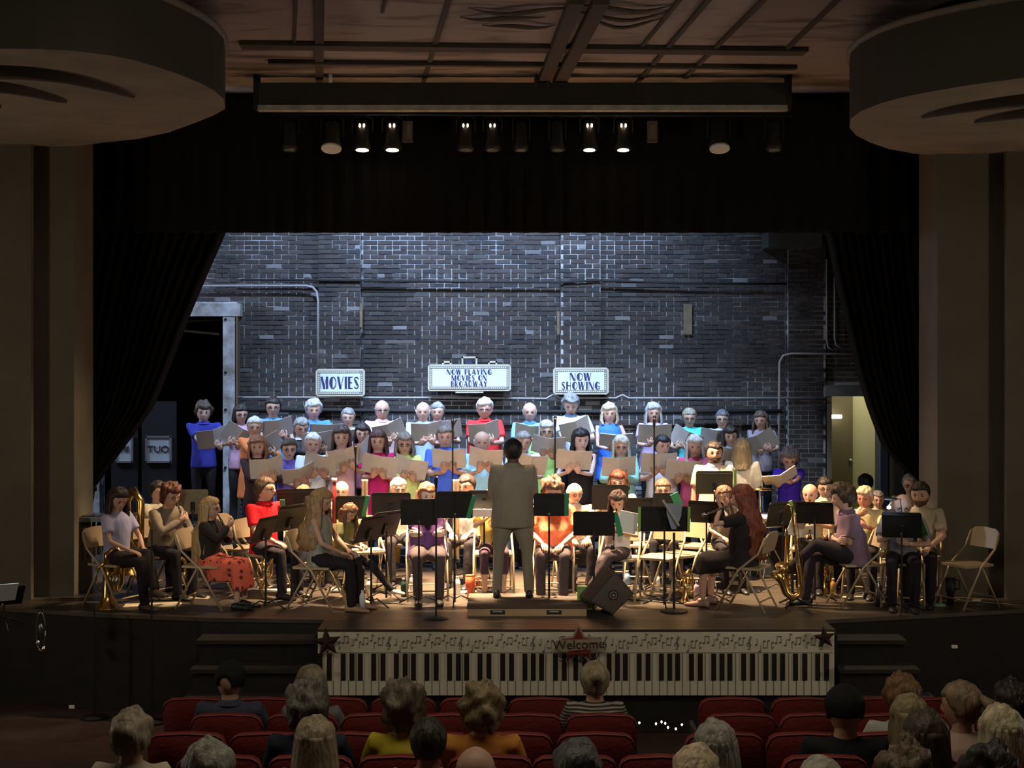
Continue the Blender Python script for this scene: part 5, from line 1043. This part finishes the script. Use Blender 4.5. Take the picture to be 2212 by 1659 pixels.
# ================================================================ SIGNS ON THE BRICK WALL
INK = mat('navy_ink', (.03, .03, .09), .6); FRM = mat('marquee_frame', (.50, .46, .34), .6); PANEL = mat('marquee_panel', (.62, .68, .80), .6); BULB = mat('bulb_cream', (.75, .68, .45), .4)
TH, TN = .30, .075
def arc(cx_, cy_, rx, ry, a0, a1, n=10): return [(cx_+rx*math.cos(math.radians(a0+(a1-a0)*k/n)), cy_+ry*math.sin(math.radians(a0+(a1-a0)*k/n))) for k in range(n+1)]
GL_ = {'M': (1.05, [((.06, 0), (.06, 1), TN), ((.16, 1), (.50, 0), TH), ((.50, 0), (.80, 1), TN), ((.88, 0), (.88, 1), TH)], []), 'O': (.95, [], [('h', .47, .5, .45, .5), ('a', .47, .5, .43, .47, -90, 90)]),
       'V': (.9, [((.14, 1), (.45, 0), TH), ((.45, 0), (.82, 1), TN)], []), 'I': (.34, [((.16, 0), (.16, 1), TH)], []), 'E': (.68, [((.16, 0), (.16, 1), TH), ((.16, .96), (.62, .96), TN), ((.16, .5), (.55, .5), TN), ((.16, .04), (.62, .04), TN)], []),
       'S': (.70, [((.16, .74), (.50, .26), TH)], [('a', .34, .74, .26, .22, 20, 190), ('a', .33, .26, .26, .22, -160, 20)]), 'N': (.9, [((.06, 0), (.06, 1), TN), ((.14, 1), (.70, 0), TH), ((.80, 0), (.80, 1), TN)], []),
       'W': (1.2, [((.12, 1), (.34, 0), TH), ((.34, 0), (.56, 1), TN), ((.58, 1), (.80, 0), TH), ((.80, 0), (1.1, 1), TN)], []), 'H': (.85, [((.16, 0), (.16, 1), TH), ((.16, .5), (.74, .5), TN), ((.74, 0), (.74, 1), TN)], []),
       'G': (.92, [((.84, .08), (.84, .42), TN), ((.55, .42), (.88, .42), TN)], [('h', .47, .5, .45, .5), ('a', .47, .5, .43, .47, 30, 90), ('a', .47, .5, .43, .47, -90, -30)]), 'P': (.72, [((.16, 0), (.16, 1), TH)], [('a', .3, .72, .34, .26, -90, 90)]),
       'L': (.62, [((.16, 0), (.16, 1), TH), ((.16, .04), (.58, .04), TN)], []), 'A': (.95, [((.06, 0), (.44, 1), TN), ((.46, 1), (.76, 0), TH), ((.2, .3), (.6, .3), TN)], []), 'Y': (.85, [((.14, 1), (.40, .5), TH), ((.40, .5), (.76, 1), TN), ((.40, .55), (.40, 0), TH*.9)], []),
       'B': (.74, [((.16, 0), (.16, 1), TH)], [('a', .3, .75, .30, .23, -90, 90), ('a', .3, .27, .36, .25, -90, 90)]), 'R': (.78, [((.16, 0), (.16, 1), TH), ((.36, .48), (.60, 0), TH*.8)], [('a', .3, .74, .32, .24, -90, 90)]), 'D': (.86, [((.16, 0), (.16, 1), TH)], [('a', .3, .5, .46, .46, -90, 90)])}
def deco(text, xc, zc, h, y, ws=.9):
    m_ = MB(); tot = sum((GL_[c][0]+.10) if c != ' ' else .55 for c in text)*h*ws; x = xc-tot/2
    def quad(p, q, w_):
        dx, dz = q[0]-p[0], q[1]-p[1]
        if abs(dz) > abs(dx)*.2: o_ = (w_/2, 0)
        else: o_ = (0, w_/2)
        m_.poly([(x+(a)*h*ws, zc+(b-.5)*h) for a, b in ((p[0]-o_[0], p[1]-o_[1]), (p[0]+o_[0], p[1]+o_[1]), (q[0]+o_[0], q[1]+o_[1]), (q[0]-o_[0], q[1]-o_[1]))], y-.004, y)
    for c in text:
        if c == ' ': x += .55*h*ws; continue
        w_, st, ex = GL_[c]
        for p, q, t_ in st: quad(p, q, t_)
        for e in ex:
            if e[0] == 'h': m_.poly([(x+a*h*ws, zc+(b-.5)*h) for a, b in arc(e[1], e[2], e[3], e[4], 90, 270)], y-.004, y)
            else:
                pts = arc(*e[1:]); m_.tube([(x+a*h*ws, y-.002, zc+(b-.5)*h) for a, b in pts], TN*h*.55, 5)
        x += (w_+.10)*h*ws
    return m_
def sign(x0, y0, x1, y1, lines, label, crest=False):
    D = WD-.28; a, b_ = P(x0, y0, D), P(x1, y1, D); W2, H2 = b_.x-a.x, a.z-b_.z; t = thing('cinema_sign', label, 'sign', ((a.x+b_.x)/2, D, (a.z+b_.z)/2), 0, 'cinema signs on the brick wall')
    r = .03; fr = [(-W2/2+r, -H2/2), (W2/2-r, -H2/2), (W2/2, -H2/2+r), (W2/2, H2/2-r), (W2/2-r, H2/2), (-W2/2+r, H2/2), (-W2/2, H2/2-r), (-W2/2, -H2/2+r)]
    MB().poly(fr, 0, .05).obj('frame', [FRM], t); MB().box((0, -.004, 0), (W2-.13, .008, H2-.13)).obj('panel', [PANEL], t)
    MB().box((0, -.002, 0), (W2-.05, .004, H2-.05)).obj('frame_inset', [mat('frame_inset', (.22, .22, .22), .6)], t)
    bl = MB()
    for k in range(int((W2-.09)/.028)):
        xx = -W2/2+.05+.028*k
        for zz in (-H2/2+.045, H2/2-.045): bl.box((xx, -.008, zz), (.016, .012, .016))
    for k in range(int((H2-.12)/.028)):
        zz = -H2/2+.075+.028*k
        for xx in (-W2/2+.045, W2/2-.045): bl.box((xx, -.008, zz), (.016, .012, .016))
    o = bl.obj('bulbs', [BULB], t); o['kind'] = 'stuff'
    for tx, zc, h, ws in lines: deco(tx, 0, zc, h, -.010, ws).obj('lettering', [INK], t)['kind'] = 'stuff'
    MB().tube([(-W2/3, .06, 0), (-W2/3, .14, 0)], .015).obj('wall_fixing', [METAL], t); MB().tube([(W2/3, .06, 0), (W2/3, .14, 0)], .015).obj('wall_fixing', [METAL], t)
    if crest:
        for cx_, w_, h_ in ((965, 20, 7), (1064, 20, 7), (1014, 34, 17)):
            q = P(cx_, 787, D).x-t.location.x; ww, hh = w_*D/F, h_*D/F; c = MB().box((q-ww/2+.012, 0.02, H2/2+hh/2), (.024, .03, hh)).box((q+ww/2-.012, .02, H2/2+hh/2), (.024, .03, hh)).box((q, .02, H2/2+hh-.012), (ww, .03, .026)); c.obj('crest', [FRM], t)
        q = P(1014, 780, D).x-t.location.x; MB().poly([(q-.05, H2/2+.01), (q+.05, H2/2+.01), (q+.0, H2/2+.08)], .02, .03).obj('crest_triangle', [INK], t); MB().box((0.0, .02, -H2/2-.012), (.40, .03, .03)).obj('lower_trim', [FRM], t)
sign(682, 797, 788, 856, [('MOVIES', 0, .175, .62)], 'framed white sign reading MOVIES on the brick wall')
sign(924, 787, 1104, 845, [('NOW PLAYING', .085, .075, .88), ('MOVIES ON', 0, .075, .88), ('BROADWAY', -.085, .075, .88)], 'wide marquee sign reading NOW PLAYING MOVIES ON BROADWAY', True)
sign(1195, 794, 1315, 852, [('NOW', .062, .11, .88), ('SHOWING', -.065, .11, .78)], 'framed white sign reading NOW SHOWING above the tall man')

# ================================================================ KEYBOARD BANNER
D = 15.42; bt_ = thing('keyboard_banner', 'long white banner of piano keys and music notes hanging on the stage front', 'banner', P(1244, 1503, D))
ox, oz = bt_.location.x, bt_.location.z
BNM = mat('banner_white', (.80, .77, .64), .8); a, b_ = P(686, 1367, D), P(1803, 1503, D)
MB().box(((a.x+b_.x)/2-ox, .03, (a.z+b_.z)/2-oz), (b_.x-a.x, .02, a.z-b_.z)).obj('board', [BNM], bt_)
def bx2(px, py, w_, h_, th=.006): p = P(px, py, D); return (p.x-ox, .02-th/2, p.z-oz), (w_*D/F, th, h_*D/F)
KX = [691, 711, 741, 760, 778, 807, 827, 856, 875, 893, 922, 942, 971, 990, 1008, 1037, 1056, 1086, 1105, 1134, 1152, 1170, 1200, 1219, 1244, 1263, 1282, 1316, 1334, 1351, 1381, 1400, 1429, 1447, 1464, 1494, 1513, 1542, 1560, 1577, 1607, 1626, 1655, 1673, 1691, 1719, 1739, 1767, 1786]
KM = mat('key_black', (.020, .016, .010), .5); c0, d0 = bx2(0, 0, 10.5, 58, .012)
km = MB().box((0, 0, 0), (d0[0], .012, d0[2])).box((0, -.007, -d0[2]*.42), (d0[0]*.8, .004, .02)).mesh('black_key', [KM])
for kx in KX:
    q, _ = bx2(kx, 1441.5, 10, 58); o = bpy.data.objects.new('black_key', km); COL.objects.link(o); o.parent = bt_; o.location = (q[0], .014, q[2])
ln = MB(); k = 0; x = 703.0
while x < 1800: 
    near = min(abs(x-kx) for kx in KX); y0 = 1471 if near < 8.5 else 1412; q = bx2(x, (y0+1503)/2, 1.6, 1503-y0, .003); ln.box(*q); x += 16.42
ln.box(*bx2(1244, 1411, 1112, 1.3, .003)); o = ln.obj('key_lines', [mat('key_line_grey', (.20, .19, .15), .8)], bt_); 
NI = mat('note_print', (.16, .15, .12), .8)
def note(m_, x, y, up=True, flag=False): 
    p = V((x*D/F, 0, -y*D/F)); m_.ell(p, (.013, .003, .010), 8, 4); dz = .065 if up else -.065; xo = .011 if up else -.011; m_.box(p+V((xo, 0, dz/2)), (.004, .003, abs(dz)))
    if flag: m_.tube([p+V((xo, 0, dz)), p+V((xo+.02, 0, dz*.7))], .004, 4)
def pair(m_, x, y, up=True):
    note(m_, x, y, up); note(m_, x+9, y-1, up); s_ = 1 if up else -1; p = V(((x+4.5)*D/F+s_*.011, 0, -y*D/F+s_*.067)); m_.box(p, (.046, .003, .010))
U = MB(); u0 = U
pair(U, -19, -8, False); note(U, -28, 1, False); note(U, -37, -3, True, True); pair(U, -55, 5); note(U, -60, 0, False); note(U, -69, -5, True, True); note(U, -77, 7, True); pair(U, -97, 2); note(U, -104, 1, False, True); pair(U, -122, -2, False); note(U, -132, 20, True); note(U, -140, 6, True)
U.tube([V((a_*D/F, 0, -b*D/F)) for a_, b in ((-2, 14), (1, 16), (3, 12), (1, -8), (4, -13), (6, -9), (-1, 0), (-4, 6), (0, 10), (5, 7), (3, 2), (-1, 4))], .004, 5)
um = U.mesh('note_unit', [NI])
for k in range(7):
    p = P(730+156*k+18+90, 1388, D); o = bpy.data.objects.new('music_notes', um); COL.objects.link(o); o.parent = bt_; o.location = (p.x-ox, .017, p.z-oz); o['kind'] = 'stuff'
# rusty stars and the welcome sign
def star_pts(R, r, rot=90): return [((R if k % 2 == 0 else r)*math.cos(math.radians(rot+36*k)), (R if k % 2 == 0 else r)*math.sin(math.radians(rot+36*k))) for k in range(10)]
RS = mat('rusty_tin', (.045, .025, .015), .7, .4)
for x, y, lb, R in ((706, 1388, 'rusty tin star at the left end of the keyboard banner', .155), (1781, 1378, 'rusty tin star at the right end of the keyboard banner', .12)):
    c = P(x, y, 15.36); o = MB(); n = 10; pts = star_pts(R, R*.42, 96); i0 = 0
    o.v += [V((p[0], 0, p[1])) for p in pts]+[V((0, -.035, 0)), V((0, .01, 0))]
    for k in range(10): o.face((k, (k+1) % 10, 10)); o.face(((k+1) % 10, k, 11))
    o = o.obj('tin_star', [RS]); o.location = c; tag(o, lb, 'star', 'tin stars on the banner')
c = P(1250, 1392, 15.34); ws = thing('welcome_sign', 'red and white star shaped sign lettered Welcome and SHOW on the banner', 'sign', c)
RD = mat('sign_red', (.22, .03, .02), .6); CRM = mat('sign_cream', (.42, .36, .27), .7)
pts = star_pts(.22, .10); MB().poly([(x_, z_) for x_, z_ in pts][::-1], 0, .012).obj('star_board', [CRM], ws); MB().poly([(x_*.8, z_*.8) for x_, z_ in pts][::-1], -.008, 0).obj('red_star', [RD], ws)
MB().poly([(-.25, .02), (-.21, .045), (.24, .06), (.22, .02), (.235, -.03), (-.17, -.07), (-.22, -.03)][::-1], -.022, -.010).obj('ribbon', [CRM], ws)
MB().poly([(-.12, -.075), (.12, -.055), (.12, -.085), (-.12, -.105)][::-1], -.03, -.022).obj('underline', [RD], ws)
l = mesh_text('Welcome', .095, mat('sign_ink', (.05, .02, .02), .7)); l.parent = ws; l.rotation_euler = (PI/2, -.04, 0); l.location = (0, -.026, -.0)
l = mesh_text('S H O W', .075, mat('sign_ink', (.05, .02, .02), .7)); l.parent = ws; l.rotation_euler = (PI/2, 0, 0); l.location = (0.0, -.02, -.135)

# ================================================================ STAGE LAMPS
CAN = mat('lamp_can', (.035, .033, .03), .5, .4); LIT = mat('lit_lens', (1, .8, .6), .4, emit=(1, .74, .5), estr=2.2); LENS = mat('dull_lens', (.30, .33, .34), .25, .3); TAN = mat('tan_box', (.13, .105, .075), .7)
pp = MB().tube([P(590, 246, 18.1), P(1712, 250, 18.1)], .022, 8).tube([P(640, 246, 18.1), V((P(640, 246, 18.1).x, 18.1, 5.985))], .012).tube([P(1150, 247, 18.1), V((P(1150, 246, 18.1).x, 18.1, 5.985))], .012).tube([P(1650, 250, 18.1), V((P(1650, 246, 18.1).x, 18.1, 5.985))], .012).obj('lamp_bar', [METAL], None, True); tag(pp, 'long dark pipe holding the row of stage lamps', 'pipe')
DSC = 'black stage lamp, '
for x, y, r, kind, lb in ((626, 292, .10, 'dark', 'leftmost of the row, with a wide brim'), (718, 300, .12, 'oval', 'second from left, with a dull oval lens'), (783, 288, .11, 'lit', 'third from left, brightest lens'), (848, 288, .11, 'lit', 'fourth from left, lit'), (1006, 290, .10, 'dim', 'left one of two with unlit rims above the centre'), (1064, 288, .10, 'dim', 'right one of two with unlit rims above the centre'),
                          (1126, 306, .09, 'dark', 'dark one right of the centre pair'), (1204, 306, .09, 'dark', 'dark one left of the right lit pair'), (1273, 292, .10, 'lit', 'left one of the right lit pair'), (1346, 292, .10, 'lit', 'right one of the right lit pair'), (1552, 304, .12, 'oval', 'second from right, with a dull oval lens'), (1672, 306, .10, 'dark', 'rightmost of the row')):
    c = P(x, y, 18.12); t = thing('stage_lamp', DSC+lb, 'stage lamp', c, 0, 'row of stage lamps'); zb = P(0, 325, 18.12).z-c.z; zt_ = P(0, 262, 18.12).z-c.z
    if kind == 'oval': zb += .02
    MB().lathe([(r*.45, zt_), (r*.7, zt_-.03), (r*.75, zb+.12), (r, zb+.04), (r, zb)], 18).xf(RX(-8)).obj('can', [CAN], t, True)
    MB().lathe([(r*.68, zb+.001), (r*.68, zb-.006), (0, zb-.008)], 18).xf(RX(-8)).obj('lens', [LIT if kind == 'lit' else LENS], t)
    if kind == 'oval': MB().lathe([(r, -.02), (r, 0), (0, .002)], 20).xf(Matrix.Translation((0, -.10, zb)) @ RX(-22)).obj('colour_frame', [mat('grey_gel', (.55, .60, .62), .6)], t)
    MB().tube([(-r*1.1, 0, .02), (-r*1.1, 0, zt_+.03), (0, 0, zt_+.08), (r*1.1, 0, zt_+.03), (r*1.1, 0, .02)], .010, 6).obj('yoke', [METAL], t); MB().box((0, 0, P(0, 248, 18.12).z-c.z), (.05, .06, .06)).obj('clamp', [METAL], t)
    if kind in ('lit', 'dim'): 
        for s_ in (-1, 1): MB().ell((s_*.025, -.075, zt_-.06), (.012, .01, .025), 8, 5).obj('vent_glow', [LIT if kind == 'lit' else mat('vent_dim', (1, .8, .6), .4, emit=(1, .75, .5), estr=.9)], t)
for x, y, lb in ((880, 285, 'left'), (1409, 285, 'right')):
    c = P(x, y, 18.2); t = thing('control_box', lb+' one of two small tan boxes among the stage lamps', 'box', c); MB().box((0, 0, 0), (.12, .1, .25)).obj('housing', [TAN], t); MB().tube([(0, 0, .12), (0, 0, P(0, 248, 18.2).z-c.z)], .015, 6).obj('hanger', [METAL], t); MB().box((0, -.052, .0), (.08, .006, .16)).obj('cover_plate', [mat('tan_plate', (.17, .14, .10), .6)], t)

# ================================================================ THEATRE SEATS
SEATM = mat('red_velvet', (.15, .010, .006), .85, bump=.3, bscale=40, var=.25, vscale=5); RIM = mat('red_piping', (.24, .06, .05), .6)
def seat_mesh():
    W2, H0, H1 = .25, .34, .885
    top = [(-W2, H0), (-W2-.005, H1-.09), (-W2+.018, H1-.028), (-W2+.06, H1-.004), (0, H1+.006), (W2-.06, H1-.004), (W2-.018, H1-.028), (W2+.005, H1-.09), (W2, H0)]
    b = MB(); n = len(top); rings = []
    for y, k in ((-.05, .965), (-.042, .99), (-.03, 1), (.02, 1), (.05, .97)): rings.append([V((x*k, y-(z-H0)*.14, H0+(z-H0)*(k if k < 1 else 1))) for x, z in top])
    b.loft(rings)
    p = MB().tube([V((x*1.0, -.045-(z-H0)*.14, z-.004)) for x, z in top[1:-1]], .006, 6)
    c = MB().loft([[V((x, y, z)) for x, y in ((-.23, .05), (.23, .05), (.24, .48), (-.24, .48))] for z in (.36, .44)]); a = MB().box((-.262, .2, .58), (.03, .36, .04)); st = MB().box((-.262, .2, .28), (.025, .30, .56))
    return [('backrest', b.mesh('seat_back', [SEATM], True)), ('piping', p.mesh('piping', [RIM], True)), ('seat_cushion', c.mesh('cushion', [SEATM])), ('armrest', a.mesh('armrest', [mat('armrest_wood', (.06, .03, .02), .5)])), ('standard', st.mesh('standard', [METAL]))]
SM = seat_mesh()
rows = ((11.8, (429, 577, 725, 873, 1021, 1169), (1578, 1733, 1888, 2043, 2198), 'front'), (10.9, (495, 656, 817, 978, 1138, 1297), (1595, 1757, 1918, 2080, 2240), 'second'), (10.0, (230+0, 410, 585, 760, 935, 1110, 1285)[1:], (1560, 1735, 1910, 2085, 2260), 'third'),
        (9.1, (480, 675, 868, 1060, 1240, 1425), (1775, 1970, 2165), 'fourth'), (8.2, (405, 618, 831, 1044, 1257, 1470), (1810, 2020, 2220), 'fifth'), (7.3, (), (), 'sixth'))
for D, L_, R_, nm in rows:
    for blk, xs in (('left', L_), ('right', R_)):
        for k, x in enumerate(xs):
            n = len(xs); j_ = (n-k) if blk == 'left' else k+1; pos = 'at the aisle end' if j_ == 1 else ('at the far outer end' if j_ == n else ('zero', 'first', 'second', 'third', 'fourth', 'fifth')[j_]+' seat from the aisle')
            t = thing('theatre_seat', 'red theatre seat in the %s row, %s block, %s' % (nm, blk, pos), 'theatre seat', ((x-CX)*D/F, D, floorz(D)), 0, 'red theatre seats')
            for q, me in SM: o = bpy.data.objects.new(q, me); COL.objects.link(o); o.parent = t
# string of small lights on the floor before the stage
for k, (x, y) in enumerate(((1381, 1566), (1417, 1568), (1429, 1564), (1437, 1567), (1443, 1576), (1460, 1579), (1473, 1570))):
    p = P(x, y, 14.4); o = MB().ell((0, 0, .02), (.009, .009, .012), 8, 6).obj('fairy_light', [mat('fairy_glow', (1, .97, .9), .4, emit=(1, .95, .85), estr=1.5)], None, True); p.z = max(p.z, -1.0); o.location = p; tag(o, 'tiny glowing light on the aisle floor by the stage, '+('leftmost', 'second from left', 'third from left', 'middle one', 'third from right', 'second from right', 'rightmost')[k], 'light', 'tiny lights in the aisle')
for x, y, w_, lb in ((155, 1527, .05, 'small white scrap on the floor, left of the stage front'), (2062, 1397, .06, 'small white scrap on the dark stage front at the right')):
    o = MB().box((0, 0, 0), (w_, .02, .03)).obj('paper_scrap', [WHITE]); o.location = P(x, y, 15.9 if y < 1500 else 15.0); tag(o, lb, 'paper')
